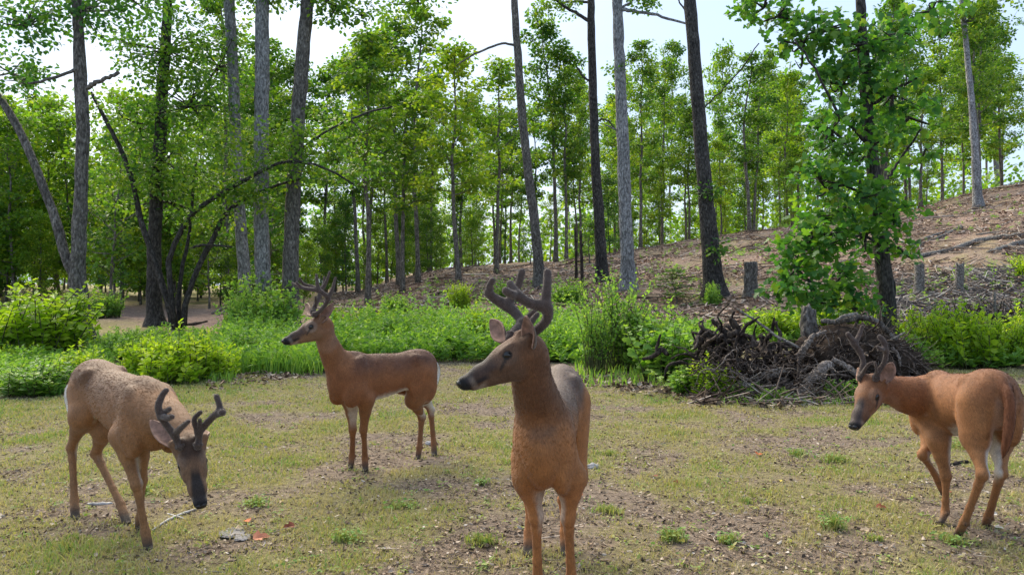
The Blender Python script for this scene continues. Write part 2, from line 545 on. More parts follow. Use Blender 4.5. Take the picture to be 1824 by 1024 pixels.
def tree_proto(name, label, group, seed, mats, **kw):
    tk, cr = grow(seed, **kw)
    return tk.mesh('trunk', mats[0]), cr.mesh('crown', mats[1])

def place_tree(name, meshes, loc, scale, rz, label, group, scz=None):
    r = empty(name, loc, label, 'tree', group)
    r.rotation_euler = (0, 0, rz)
    r.scale = (scale, scale, scz or scale)
    obj('trunk', meshes[0], r)
    c = obj('crown', meshes[1], r); c['kind'] = 'stuff'
    return r
# ------------------------------------------------------------------ the trees
RNG = np.random.default_rng(77)

# --- near trees traced from the photograph, each at its own distance
def traced_tree(name, label, Y, line, mat, group=None, limbs=(), crown=None, loc_px=None, seg=14, rough=.045, topz=None):
    """line: (px, py, width px); limbs: lists of (px, py, width px, dY)."""
    pts = []
    for q in line:
        p = at(q[0], q[1], Y + (q[3] if len(q) > 3 else 0))
        pts.append([*p, q[2] * .5 / FPX * Y])
    pts = np.array(pts)
    base = np.array([pts[-1][0], pts[-1][1], float(terrain(pts[-1][0], pts[-1][1]))])
    pts = pts[::-1]
    pts[0, 2] = base[2] - .15
    if topz:                                   # carry the trunk on above the picture
        d = unit(pts[-1, :3] - pts[-2, :3])
        k = (topz - pts[-1, 2]) / max(d[2], .3)
        pts = np.vstack([pts, [*(pts[-1, :3] + d * k), pts[-1, 3] * .45]])
    rng = np.random.default_rng(len(label) * 7 + int(line[0][0]))
    pr = resample(pts, 46)
    hgt = pr[:, 2] - base[2]
    rad = pr[:, 3] * (1 + .65 * np.exp(-np.clip(hgt, 0, 9) / .22))
    tk = Acc()
    P3 = pr[:, :3] - base
    P3[:, :2] += np.cumsum(rng.normal(0, .006, (46, 2)), 0) * sstep(0, 8, np.arange(46))[:, None]
    tk.add(*tube(P3, rad, seg, rough, rng))
    root = empty(name, base, label, 'tree', group)
    obj('trunk', tk.mesh('trunk', mat), root)
    ends = []
    for lb in limbs:
        lp = np.array([[*at(q[0], q[1], Y + q[3]), q[2] * .5 / FPX * Y] for q in lb])
        lr = resample(lp, 16)
        lr[:, :3] += rng.normal(0, .012, (16, 3))
        a = Acc().add(*tube(lr[:, :3] - base, lr[:, 3], 7, .05, rng))
        obj('limb', a.mesh('limb', mat), root)
        ends.append(lr[-1, :3] - base)
    return root, base, P3, ends, rng

def crown_part(root, base, rng, blobs, per, size, mat, bias=.45, crad=(.35, .7), aspect=.42, twigs=None, bark=None, tpl=(LT, LQ), name='crown'):
    """blobs: (world centre, spread xyz, clusters): leaf sprays spread about a place in the crown."""
    cr, tw = Acc(), Acc()
    for c, sp, n in blobs:
        c = np.asarray(c, float) - base
        d = rdir(rng, n) * rng.uniform(.2, 1, (n, 1)) ** .5 * np.asarray(sp, float)
        cs = c + d
        leaf_cloud(cr, rng, cs, rng.uniform(*crad, n), per, size, aspect, bias=bias, tpl=tpl)
        if bark is not None:
            for q in cs[::2]:
                mid = c * .45 + q * .55 + rng.normal(0, .12, 3)
                tw.add(*tube(resample([c, mid, q], 6), np.linspace(.028, .006, 6), 4))
    o = obj(name, cr.mesh('crown', mat), root); o['kind'] = 'stuff'
    if bark is not None and tw.n:
        o2 = obj('twigs', tw.mesh('twigs', bark), root); o2['kind'] = 'stuff'
    return o

# forked tree at the far left of the clearing
Y = 17.6
t, bs, P3, e, rg = traced_tree('forked_tree', 'forked brown tree at the left edge with one limb leaning away left', Y,
    [(132, -70, 15), (136, 0, 17), (140, 70, 18), (146, 150, 22), (150, 230, 22), (147, 330, 22), (142, 430, 25), (141, 520, 30), (150, 612, 38)], M_BARK_BROWN,
    limbs=[[(142, 505, 22, .05), (122, 470, 18, .1), (100, 400, 17, .2), (74, 325, 15, .3), (45, 255, 14, .35), (18, 200, 13, .4), (-20, 150, 11, .45), (-70, 90, 8, .5)],
           [(154, 158, 9, 0), (170, 148, 8, -.1), (190, 139, 7, -.15), (212, 130, 7, -.2)],
           [(147, 118, 8, 0), (120, 130, 6, -.2), (85, 142, 5, -.4), (50, 150, 4, -.5)]], topz=11)
crown_part(t, bs, rg, [(at(50, 45, Y), (1.2, .9, .6), 24), (at(150, 20, Y), (1.3, .9, .5), 26), (at(20, 130, Y), (.9, .8, .5), 12), (at(235, 0, Y - .4), (.8, .8, .3), 9), (at(-80, 60, Y), (1, 1, 1), 12), (at(120, -110, Y), (2.2, 1.5, .9), 30)], 34, .115, M_LEAF_DEEP, .38, bark=M_BARK_BROWN)

# leafy dark-trunked tree and the many-stemmed one in front of it
Y = 22.4
t, bs, P3, e, rg = traced_tree('leafy_tree', 'dark-trunked leafy tree behind the many-stemmed tree on the left', Y,
    [(306, -60, 13), (302, 0, 15), (296, 90, 18), (290, 180, 20), (286, 260, 21), (281, 340, 22), (276, 430, 23), (275, 520, 25), (277, 592, 29)], M_BARK_DARK, topz=12)
crown_part(t, bs, rg, [(at(300, 90, Y - .3), (1.5, 1.2, 1.1), 46), (at(245, 220, Y), (.8, 1.0, .9), 14), (at(340, 190, Y - .4), (1.4, 1.2, 1.0), 40), (at(290, 290, Y - .5), (1.3, 1.1, .9), 26), (at(390, 120, Y + .5), (1.2, 1.0, 1.1), 26), (at(300, 360, Y + .6), (1.4, .8, .8), 18), (at(300, -80, Y), (2.0, 1.8, 1.4), 34)], 44, .115, M_LEAF, .40, bark=M_BARK_DARK)

Y = 21.6
t, bs, P3, e, rg = traced_tree('many_stemmed_tree', 'small many-stemmed tree fanning out beside the dark trunk', Y,
    [(168, 165, 5), (197, 222, 7), (222, 275, 8), (240, 330, 9), (256, 400, 10), (284, 480, 11), (302, 545, 12), (314, 588, 16)], M_BARK_DARK,
    limbs=[[(312, 585, 11, -.1), (303, 520, 10, -.15), (300, 467, 10, -.2), (318, 418, 9, -.2), (345, 378, 9, -.3), (385, 350, 8, -.4), (430, 325, 7, -.5), (480, 297, 6, -.6), (528, 286, 5, -.6), (580, 300, 4, -.6), (632, 328, 3, -.6)],
           [(327, 585, 12, .1), (330, 545, 11, .1), (340, 505, 10, .1), (362, 457, 10, .1), (384, 415, 9, .1), (402, 380, 8, .15), (440, 352, 7, .2), (500, 328, 5, .3), (548, 316, 4, .3)],
           [(320, 585, 9, .2), (318, 530, 8, .25), (326, 470, 7, .3), (338, 410, 6, .35), (342, 350, 5, .4), (350, 290, 4, .4)],
           [(345, 440, 5, -.1), (372, 436, 4, -.2), (412, 440, 3, -.3)],
           [(540, 262, 3, .2), (575, 238, 4, .2), (620, 215, 4, .2), (665, 198, 4, .2), (700, 190, 3, .2)]])
crown_part(t, bs, rg, [(at(210, 330, Y), (.9, .8, .6), 18), (at(350, 300, Y - .2), (1.3, .9, .8), 30), (at(450, 260, Y - .3), (1.2, .8, .7), 22), (at(560, 240, Y), (1.1, .7, .7), 20), (at(190, 190, Y), (.7, .6, .5), 10), (at(630, 300, Y), (.8, .6, .5), 12), (at(420, 335, Y - .45), (.8, .3, .35), 12), (at(520, 300, Y - .5), (.7, .3, .3), 10), (at(370, 385, Y - .3), (.5, .3, .4), 7), (at(460, 350, Y - .1), (.8, .4, .3), 10)], 36, .11, M_LEAF, .50)

# three grey trunks
for lab, Y, line, bark in (
    ('leftmost of three tall grey trunks, bending slightly right toward its foot', 23.0, [(403, -60, 17), (408, 0, 18), (414, 110, 19), (420, 250, 19), (427, 380, 20), (436, 500, 22), (444, 588, 25)], M_BARK_GREY),
    ('middle of three tall grey trunks, straight and pale', 22.4, [(468, -60, 22), (467.5, 0, 23), (467, 130, 25), (465.5, 280, 25), (466, 420, 26), (469, 520, 28), (471, 592, 33)], M_BARK_GREY),
    ('rightmost of three tall grey trunks, darker and leaning right', 22.2, [(552, -60, 21), (545, 0, 22), (536, 100, 24), (526, 230, 25), (520, 360, 26), (517, 480, 28), (515, 594, 34)], M_BARK_BROWN)):
    t, bs, P3, e, rg = traced_tree('tall_tree', lab, Y, line, bark, 'tall bare trunks around the clearing', topz=13, seg=16)
    top = bs + P3[-1]
    crown_part(t, bs, rg, [(top + np.array([0, 0, -1.8]), (2.2, 2.0, 1.8), 34), (at(line[1][0] + 30, -10, Y), (.9, .8, .35), 7)] + ([(at(600, 12, Y - .4), (.55, .5, .35), 9), (at(650, 30, Y - .2), (.5, .5, .3), 6), (at(745, 5, Y), (.9, .5, .25), 9)] if 'rightmost' in lab else []), 40, .13, M_LEAF, .45, bark=M_BARK_DARK)

# tall trunks on the hillside foot
for lab, line, bark, limbs in (
    ('slim dark trunk leaning left, standing left of centre behind the antlers', [(909, -60, 11), (915, 0, 12), (922, 100, 14), (933, 230, 15), (946, 340, 16), (956, 430, 17), (962, 512, 21)], M_BARK_BROWN,
     [[(917, 82, 5, 0), (895, 78, 4, -.2), (865, 88, 4, -.4), (835, 102, 3, -.6), (812, 118, 2, -.7)]]),
    ('dark straight trunk with short dead branches near the middle', [(1052, -60, 12), (1053, 0, 13), (1056, 140, 15), (1061, 290, 17), (1068, 410, 19), (1073, 505, 24)], M_BARK_DARK,
     [[(1054, 42, 7, 0), (1030, 25, 6, -.2), (1005, 12, 5, -.4), (975, -12, 4, -.6)], [(1056, 5, 5, 0), (1020, 3, 4, .3), (985, 8, 3, .5)], [(1058, 218, 4, 0), (1080, 213, 3, 0), (1100, 236, 3, -.1)],
      [(1055, 148, 4, 0), (1040, 138, 4, -.1), (1028, 120, 3, -.2)]]),
    ('pale grey straight trunk beside the dark trunk, with a bush at its foot', [(1096, -60, 17), (1098, 0, 18), (1103, 110, 20), (1110, 260, 22), (1116, 400, 24), (1119, 520, 28)], M_BARK_GREY,
     [[(1104, 18, 8, 0), (1130, 20, 6, -.2), (1170, 28, 5, -.4), (1222, 42, 4, -.5)], [(1106, 15, 5, 0), (1122, 5, 4, 0), (1140, -12, 3, 0)], [(1112, 238, 4, 0), (1090, 228, 3, .1), (1075, 222, 2, .2)]]),
    ('broad dark trunk leaning left next to the cut stump', [(1222, -60, 19), (1228, 0, 21), (1237, 120, 23), (1249, 270, 25), (1262, 410, 30), (1275, 532, 38)], M_BARK_DARK,
     [[(1254, 192, 3, 0), (1282, 165, 2.5, -.2), (1318, 125, 2.5, -.4), (1352, 78, 2, -.5)], [(1226, 22, 4, 0), (1215, 12, 3, .2), (1200, -15, 2.5, .3)]])):
    g = ground_at(line[-1][0], line[-1][1])
    Y = g[1]
    t, bs, P3, e, rg = traced_tree('tall_tree', lab, Y, line, bark, 'tall bare trunks around the clearing', limbs=limbs, topz=g[2] + 15, seg=14)
    top = bs + P3[-1]
    bl = [(top + np.array([0, 0, -1.5]), (2.4, 2.2, 1.9), 40)]
    if 'dark straight' in lab:
        bl += [(at(975, 15, Y), (.9, .8, .35), 10), (at(1020, 12, Y), (.8, .8, .3), 8), (at(1085, 230, Y), (.35, .4, .3), 4)]
    if 'pale grey' in lab:
        bl += [(at(1150, 8, Y - .3), (.7, .5, .25), 6), (at(1110, 120, Y + .3), (.4, .5, .6), 6)]
    if 'broad' in lab:
        bl += [(at(1258, 350, Y - .3), (.25, .15, .5), 3), (at(1268, 440, Y - .3), (.25, .15, .5), 3)]
    crown_part(t, bs, rg, bl, 36, .12, M_LEAF, .45, crad=(.25, .5), bark=None)

# leafy tree on the right, with large lobed leaves low on the trunk
g = ground_at(1584, 592)
Y = 15.6
t, bs, P3, e, rg = traced_tree('broad_leaved_tree', 'dark-trunked tree with large lobed leaves hanging low behind the uprooted stump', Y,
    [(1536, -60, 15), (1540, 0, 16), (1546, 120, 19), (1556, 260, 22), (1566, 380, 25), (1576, 490, 28), (1584, 596, 36)], M_BARK_DARK,
    limbs=[[(1558, 270, 7, 0), (1530, 240, 6, -.5), (1490, 200, 5, -.8), (1450, 120, 4, -1), (1415, 70, 3, -1)], [(1552, 190, 7, 0), (1585, 165, 5, -.3), (1632, 140, 4, -.5)],
           [(1566, 380, 6, 0), (1540, 350, 5, -.5), (1500, 330, 4, -.9), (1455, 350, 3, -1.1)], [(1570, 330, 6, 0), (1600, 290, 5, .2), (1640, 230, 3, .2)],
           [(1574, 440, 5, 0), (1540, 420, 4, -.6), (1490, 430, 3, -1.0), (1440, 460, 2, -1.2)], [(1545, 100, 7, 0), (1500, 60, 6, .3), (1440, 30, 4, .4)], [(1584, 590, 9, .05), (1592, 545, 8, .1), (1590, 505, 7, .12), (1584, 470, 5, .1)]], topz=9.5)
blobs = [(at(px, py, Y + dy), (sx, sx, sz), n) for px, py, sx, sz, n, dy in ((1430, 445, .40, .3, 8, -.9), (1405, 510, .30, .2, 6, -1.0), (1450, 535, .35, .2, 7, -1.0), (1515, 545, .35, .2, 6, -.8), (1480, 385, .45, .3, 8, -.7), (1430, 80, .5, .35, 8, .1), (1360, 15, .5, .2, 5, .3))]
for (px, py, sx, sz, n, dy) in ((1460, 60, .75, .45, 13, .2), (1385, 30, .55, .3, 6, .3), (1545, 80, .65, .55, 14, -.2), (1500, 150, .6, .45, 13, -.3), (1590, 170, .55, .45, 12, -.2), (1480, 230, .55, .45, 13, -.5), (1550, 260, .5, .5, 10, -.4),
                         (1620, 210, .45, .45, 8, .2), (1640, 290, .3, .2, 3, .2), (1460, 320, .50, .35, 12, -.7), (1535, 340, .5, .35, 10, -.6), (1460, 420, .50, .35, 11, -.9), (1540, 420, .42, .35, 9, -.6), (1420, 480, .30, .25, 5, -1.0), (1500, 490, .45, .28, 9, -.8),
                         (1590, 380, .35, .35, 7, -.1), (1600, 440, .22, .25, 3, 0), (1600, 60, .6, .5, 8, .4), (1660, 20, .6, .3, 5, .3)):
    blobs.append((at(px, py, Y + dy), (sx, sx, sz), n))
crown_part(t, bs, rg, [(c_, (s_[0] * 1.12, .75, s_[2] * 1.15), max(3, int(n_ * 1.4))) for c_, s_, n_ in blobs], 18, .142, M_LEAF_BROAD, .55, crad=(.16, .34), aspect=.46, tpl=(MT, MQ), bark=M_BARK_DARK)
# the leaves one can pick out singly on the near side
lf = Acc(); leaves(lf, np.zeros((1, 3)), np.array([[0, 0, -1.0]]), np.array([[0, -1.0, .4]]), .17, .46, np.array([.55]), (MT, MQ))
leaf_me = [lf.mesh('leaf', M_LEAF_DEEP)]
for tone in (.3, .75, .95):
    a = Acc(); leaves(a, np.zeros((1, 3)), np.array([[0, 0, -1.0]]), np.array([[0, -1.0, .4]]), .17, .46, np.array([tone]), (MT, MQ)); leaf_me.append(a.mesh('leaf', M_LEAF_DEEP))
for i in range(280):
    c, sp_, n = blobs[rg.integers(0, len(blobs))]
    d = rdir(rg, 1)[0]; d[1] = -abs(d[1]) * .9 - .1
    p = np.asarray(c) + unit(d) * np.asarray(sp_) * rg.uniform(.9, 1.25) - bs
    o = obj('leaf', leaf_me[rg.integers(0, 4)], t, p)
    o.rotation_euler = (rg.normal(.3, .5), rg.normal(0, .6), rg.normal(0, .8)); s = rg.uniform(.75, 1.25); o.scale = (s, s, s)

# --- woodland behind: a few grown forms, copied and turned
P_TALL = [tree_proto('t', '', '', 100 + i, (M_BARK_FAR, M_LEAF), height=15 + i % 3, r0=.15, crown_from=.42 - .05 * (i % 3), spread=2.3 + .5 * (i % 2), limbs=23, per=42, size=.21, aspect=.45, crad=(.35, .72), sub=3, shape='oval', wob=.5) for i in range(6)]
P_YEL = [tree_proto('t', '', '', 140 + i, (M_BARK_FAR, M_LEAF_SUNLIT), height=14 + i, r0=.14, crown_from=.35, spread=2.2, limbs=21, per=34, size=.22, aspect=.45, crad=(.4, .8), sub=3, wob=.5) for i in range(3)]
P_BUSH = [tree_proto('t', '', '', 160 + i, (M_BARK_BROWN, (M_LEAF, M_LEAF_SUNLIT, M_LEAF, M_LEAF_DEEP)[i]), height=9 + i, r0=.11, crown_from=.10, spread=2.3, limbs=24, per=40, size=.20, aspect=.45, crad=(.45, .85), sub=3, shape='broad', wob=.5) for i in range(4)]
P_YELB = [tree_proto('t', '', '', 170 + i, (M_BARK_FAR, M_LEAF_SUNLIT), height=9.5 + i, r0=.10, crown_from=.12, spread=2.1, limbs=24, per=40, size=.20, aspect=.45, crad=(.45, .85), sub=3, shape='broad', wob=.5) for i in range(2)]
P_SAP = [tree_proto('t', '', '', 180 + i, (M_BARK_FAR, (M_LEAF, M_LEAF_SUNLIT)[i % 2]), height=4.2 + .6 * i, r0=.045, crown_from=.2, spread=.95, limbs=16, per=24, size=.13, aspect=.45, crad=(.22, .42), sub=2, shape='oval', wob=.25) for i in range(3)]

def stand(px, py, top_py, w, protos, name, label, group, xs=1.0):
    """A tree whose foot and top the photograph shows."""
    g = ground_at(px, py)
    k = int(RNG.integers(0, len(protos)))
    me = protos[k]
    h0 = max(v.co.z for v in me[0].vertices)
    hz = (CAM_H - (top_py - 500) / FPX * g[1]) - g[2]
    sz = hz / h0
    sx = xs * (.55 * sz + .45)
    return place_tree(name, me, (g[0], g[1], g[2]), sx, RNG.uniform(0, 6.28), label, group, sz)

GH = 'slender trees along the cleared hillside'
HILL = [  # px, foot py, top py, kind, label
    (655, 546, 60, P_TALL, 'slender tree with pale foot just right of the side-on buck\'s antlers'),
    (717, 522, 150, P_TALL, 'thin pale-stemmed tree at the left foot of the hillside'),
    (745, 505, 20, P_TALL, 'tall bushy-topped tree rising above its neighbours left of centre'),
    (776, 474, 150, P_TALL, 'thin straight tree second up the left end of the slope'),
    (817, 502, 90, P_YEL, 'straight grey-stemmed tree with sunlit crown left of the closest buck'),
    (884, 488, 110, P_YEL, 'grey-stemmed tree directly above the closest buck\'s muzzle'),
    (842, 452, 170, P_TALL, 'thin tree high on the slope with a narrow crown'),
    (990, 470, 40, P_TALL, 'leafy tree between the leaning trunk and the dark straight trunk'),
    (1015, 462, 120, P_TALL, 'thin dark tree close behind the leafy one near the centre'),
    (1042, 450, 150, P_YEL, 'yellowish tree partly hidden by the dark straight trunk'),
    (1147, 412, 120, P_TALL, 'leafy tree just right of the pale grey trunk'),
    (1195, 398, 80, P_TALL, 'slim leafy tree left of the broad dark trunk'),
    (1285, 402, 90, P_YEL, 'light green tree just right of the broad dark trunk'),
    (1335, 415, 100, P_TALL, 'full-crowned tree above the cut stump'),
    (1348, 412, 170, P_TALL, 'shorter tree touching the full-crowned one above the stump'),
    (1384, 398, 90, P_TALL, 'pale-stemmed tree left of the broad-leaved tree'),
    (1716, 338, 60, P_YEL, 'pale tree on the ridge left of the lone pale one'),
    (1757, 330, 30, P_TALL, 'thick-footed pale tree on the ridge between two slim ones'),
    (1680, 350, 110, P_TALL, 'tree with yellowing crown at the ridge right of the broad-leaved tree'),
    (1640, 372, 130, P_TALL, 'dim tree behind the right side of the broad-leaved tree'),
]
for (px, py, tp, pr, lab) in HILL:
    stand(px, py, tp, 0, pr, 'slender_tree', lab, GH)

for lab, line, bl in (
    ('tall pale smooth tree standing alone on the bare slope at right', [(1712, -60, 8), (1718, 40, 9), (1727, 140, 10), (1735, 250, 12), (1743, 371, 16)], [(1720, 40, 1.3, .8, 16), (1680, 30, 1.0, .6, 9), (1760, 10, 1.2, .5, 10), (1725, -40, 1.8, 1.0, 16)]),
    ('slim pale tree on the ridge at the right edge', [(1752, -60, 6), (1758, 50, 7), (1768, 170, 8), (1785, 326, 10)], [(1790, 60, 1.3, .7, 14), (1820, 40, 1.2, .6, 10), (1770, 20, 1.2, .5, 8), (1765, -40, 1.6, .9, 12)])):
    g = ground_at(line[-1][0], line[-1][1]); Yk = g[1]
    t, bs, P3, e, rg = traced_tree('slender_tree', lab, Yk, line, M_BARK_GREY, GH, topz=g[2] + 14)
    crown_part(t, bs, rg, [(at(px, py, Yk), (sx, 1.0, sz), n) for px, py, sx, sz, n in bl], 34, .19, M_LEAF, .42, crad=(.35, .7), bark=M_BARK_BROWN)

# two charred snags
for px, tp, bp_, lab in ((1026, 405, 500, 'left of two thin charred snags beside the dark straight trunk'), (1036, 412, 514, 'right of two thin charred snags beside the dark straight trunk')):
    g = ground_at(px, bp_)
    Yk = g[1]
    a = Acc().add(*tube(resample([at(px + 1, bp_ + 6, Yk), at(px, (bp_ + tp) / 2, Yk), at(px - 2, tp, Yk)], 10) - g, np.linspace(.065, .045, 10), 8, .1, RNG))
    a.add(*tube(np.array([at(px, tp + 30, Yk), at(px + 4, tp + 18, Yk)]) - g, [.025, .01], 5))
    tag(obj('snag', a.mesh('snag', M_DEADDARK), None, g), lab, 'dead tree', 'charred snags')

# woodland scattered behind (nothing in the photograph tells these apart)
GAPS = ((60, 'at the far left edge'), (145, 'left of the forked tree'), (275, 'between forked tree and dark leafy tree'), (425, 'left of the three grey trunks'), (520, 'behind the three grey trunks'),
        (655, 'just right of the three grey trunks'), (745, 'above the side-on buck'), (885, 'above the closest buck\'s muzzle'), (960, 'near the slim leaning trunk'), (1070, 'between leaning and dark straight trunks'),
        (1118, 'behind the pale grey trunk'), (1265, 'between pale and broad dark trunks'), (1340, 'above the cut stump'), (1450, 'left of the broad-leaved tree'), (1580, 'behind the broad-leaved tree'),
        (1743, 'left of the lone pale tree'), (9999, 'right of the lone pale tree'))
def gap_of(px):
    return next(t for lim, t in GAPS if px < lim)

def scatter(n, ulo, uhi, ylo, yhi, protos, name, label, group, smin, smax, mind=1.6, xs=1.0):
    ulo, uhi = max(ulo, -.78), min(uhi, .74)
    done = []
    tries = 0
    while len(done) < n and tries < n * 40:
        tries += 1
        y = math.exp(RNG.uniform(math.log(ylo), math.log(yhi))); u = RNG.uniform(ulo, uhi)
        x = u * y
        if any((x - a) ** 2 + (y - b_) ** 2 < mind ** 2 for a, b_ in done): continue
        done.append((x, y))
        s = RNG.uniform(smin, smax)
        place_tree(name, protos[int(RNG.integers(0, len(protos)))], on_ground(x, y), s * xs, RNG.uniform(0, 6.28), label + ' ' + gap_of(912 + FPX * u), group, s)

scatter(28, -.76, -.40, 34, 60, P_YELB, 'woodland_tree', 'bushy sunlit yellow-green woodland tree', 'left woodland', .7, 1.0, 2.4)
scatter(20, -.78, -.30, 46, 85, P_TALL + P_BUSH, 'woodland_tree', 'tall tree deep in the wood', 'deep left woodland', .6, .8, 3.0)
scatter(16, -.40, -.14, 36, 75, P_TALL, 'woodland_tree', 'slim woodland tree', 'wood behind the side-on buck', .85, 1.1, 2.2)
scatter(22, -.16, .14, 46, 85, P_TALL + P_YEL, 'woodland_tree', 'slim tree beyond the crest', 'trees beyond the crest', .58, .84, 2.2)
scatter(24, .12, .45, 46, 85, P_TALL + P_YEL, 'woodland_tree', 'slim tree beyond the hill crest', 'trees beyond the right crest', .58, .86, 2.2)
scatter(16, .46, .80, 47, 75, P_TALL + P_BUSH[:1], 'woodland_tree', 'tree in the wood beyond the ridge', 'ridge woodland', .7, 1.05, 2.4)
scatter(14, -.34, -.10, 48, 80, P_YELB + P_BUSH[:1], 'understory_tree', 'low sunlit tree far in the wood', 'sunlit low trees in the wood', .32, .55, 2.2)
scatter(34, -.16, .60, 47, 78, P_BUSH + P_YEL[:1], 'understory_tree', 'low bushy tree beyond the crest', 'low trees beyond the crest', .30, .50, 2.6)
scatter(26, -.62, -.10, 44, 75, P_BUSH, 'understory_tree', 'low bushy understory tree', 'understory of the left wood', .35, .6, 2.4)
scatter(22, -.72, -.24, 33, 48, P_BUSH + P_YELB, 'understory_tree', 'bush-like small tree in the wood', 'low growth in the left wood', .26, .5, 1.8)
for k in range(12):
    y_ = RNG.uniform(34, 58); x_ = -y_ * RNG.uniform(.74, 1.0)
    place_tree('woodland_tree', P_YELB[k % 2], on_ground(x_, y_), RNG.uniform(.8, 1.1), RNG.uniform(0, 6.28), 'leafy woodland tree continuing the wood past the left edge of the picture', 'left woodland')
scatter(7, -.55, -.30, 28, 38, P_SAP, 'sapling', 'thin sapling by the bare track', 'saplings by the track', .8, 1.3, 1.0)
for px, py, tp, lab in ((945, 470, 395, 'small sapling on the slope just left of the leaning trunk'), (965, 455, 405, 'pale green sapling on the slope behind the leaning trunk'), (1205, 545, 480, 'young sapling at the foot of the slope left of the broad dark trunk'), (860, 470, 420, 'small green sapling on the slope above the closest buck\'s nose'),
                    (1050, 470, 395, 'sapling growing between the two pairs of trunks at centre'), (1420, 395, 330, 'sapling on the crest left of the broad-leaved tree')):
    stand(px, py, tp, 0, P_SAP, 'sapling', lab, 'saplings on the slope', 1.2)

# the far wood closing the horizon: one mass of trunks and leaves
fw = Acc(); ft_ = Acc()
nfw = 600
fu = RNG.uniform(-1.12, 1.0, nfw); fy = RNG.uniform(78, 125, nfw)
fx = fu * fy; fz = terrain(fx, fy)
hh = np.where(fu < -.2, RNG.uniform(8, 19, nfw), RNG.uniform(4, 12, nfw))
cc = []
for i in range(nfw):
    for q in range(7):
        cc.append([fx[i] + RNG.normal(0, 1.3), fy[i] + RNG.normal(0, 1.3), fz[i] + hh[i] * (.08 + .92 * (q + RNG.uniform()) / 7)])
for i in range(900):                      # low growth under the far crowns
    u_ = RNG.uniform(-.95, .95); y_ = RNG.uniform(72, 110); h_ = RNG.uniform(.3, 5.5)
    cc.append([u_ * y_, y_, float(terrain(u_ * y_, y_)) + h_])
leaf_cloud(fw, RNG, cc, RNG.uniform(.9, 1.7, len(cc)), 17, .42, .5)
tag(obj('far_wood', fw.mesh('far_wood', M_LEAF_SUNLIT)), kind='stuff')
# ------------------------------------------------------------------ shrubs and weeds
def shoots(rng, bases, heights, spread, per, size, aspect, acc, stem_acc=None, curve=.3, tone=None, up=.35, start=.15, tpl=(LT, LQ)):
    """Upright shoots with leaves all along them."""
    n = len(bases)
    az = rng.uniform(0, 2 * np.pi, n)
    lean = rng.uniform(.1, 1, n) * spread
    dirx = np.stack([np.cos(az) * lean, np.sin(az) * lean, np.zeros(n)], 1)
    t = rng.uniform(start, 1.0, (n, per)) ** .85
    t.sort(1)
    def pos(t_):
        return bases[:, None, :] + heights[:, None, None] * (np.array([0, 0, 1.0]) * t_[..., None] + dirx[:, None, :] * (t_ + curve * t_ ** 2)[..., None] - np.array([0, 0, .25]) * spread * (t_ ** 2)[..., None])
    cen = pos(t).reshape(-1, 3)
    la = rng.uniform(0, 2 * np.pi, n * per)
    ax = np.stack([np.cos(la), np.sin(la), rng.uniform(-.15, .9, n * per) * up * 2], 1)
    no = unit(np.array([0, 0, 1.0]) + rng.normal(size=(n * per, 3)) * .45)
    tn = (rng.uniform(.2, .7, n) if tone is None else np.clip(tone + rng.normal(0, .12, n), 0, 1))
    rn = np.clip(np.repeat(tn, per) + .28 * (t.ravel() - .5) + rng.normal(0, .10, n * per), 0, 1)
    taper = np.clip(1.25 - .75 * t.ravel(), .4, 1.1)
    leaves(acc, cen, ax, no, size * taper * rng.uniform(.7, 1.25, n * per), aspect, rn, tpl)
    if stem_acc is not None:
        tt = np.broadcast_to(np.linspace(0, 1, 5), (n, 5))
        P = pos(tt)
        for i in range(n):
            stem_acc.add(*tube(P[i], np.linspace(.009, .003, 5), 4))

def shrub_proto(seed, kind, tone=None):
    rng = np.random.default_rng(seed)
    fo, st = Acc(), Acc()
    if kind == 'upright':
        n = 66
        r = rng.uniform(0, 1, n) ** .6 * .5; a = rng.uniform(0, 6.28, n)
        b = np.stack([r * np.cos(a), r * np.sin(a), np.zeros(n)], 1)
        shoots(rng, b, rng.uniform(.40, 1.15, n) * (1 - .5 * r), .32, 24, .150, .30, fo, st, up=.6, tone=tone)
    elif kind == 'round':
        n = 120
        r = rng.uniform(0, 1, n) ** .6 * .42; a = rng.uniform(0, 6.28, n)
        b = np.stack([r * np.cos(a), r * np.sin(a), np.zeros(n)], 1)
        shoots(rng, b, rng.uniform(.35, 1.1, n) * (1 - .3 * r), .6, 24, .115, .34, fo, st, start=.1, up=.55, tone=tone)
    elif kind == 'open':                      # loose bush with bare stems low down
        n = 60
        r = rng.uniform(0, 1, n) ** .5 * .22; a = rng.uniform(0, 6.28, n)
        b = np.stack([r * np.cos(a), r * np.sin(a), np.zeros(n)], 1)
        shoots(rng, b, rng.uniform(.5, 1.08, n), .45, 26, .085, .36, fo, st, start=.30, curve=.5)
    elif kind == 'broad':                     # broad leaves in layered sprays
        n = 75
        r = rng.uniform(0, 1, n) ** .6 * .45; a = rng.uniform(0, 6.28, n)
        b = np.stack([r * np.cos(a), r * np.sin(a), np.zeros(n)], 1)
        shoots(rng, b, rng.uniform(.4, .95, n) * (1 - .3 * r), .6, 15, .16, .40, fo, st, start=.2, up=.15, tpl=(MT, MQ))
    return st, fo

SHR = {}
for kind, mat in (('upright', M_LEAF_FRESH), ('round', M_LEAF_FRESH), ('open', M_WEED), ('broad', M_WEED), ('round', M_WEED), ('upright', M_WEED)):
    v = []
    for k in range(2):
        st, fo = shrub_proto(300 + len(SHR) * 10 + k, kind, .62 if mat is M_LEAF_FRESH else None)
        v.append((st.mesh('stems', M_STEM), fo.mesh('foliage', mat)))
    SHR[(kind, mat.name)] = v

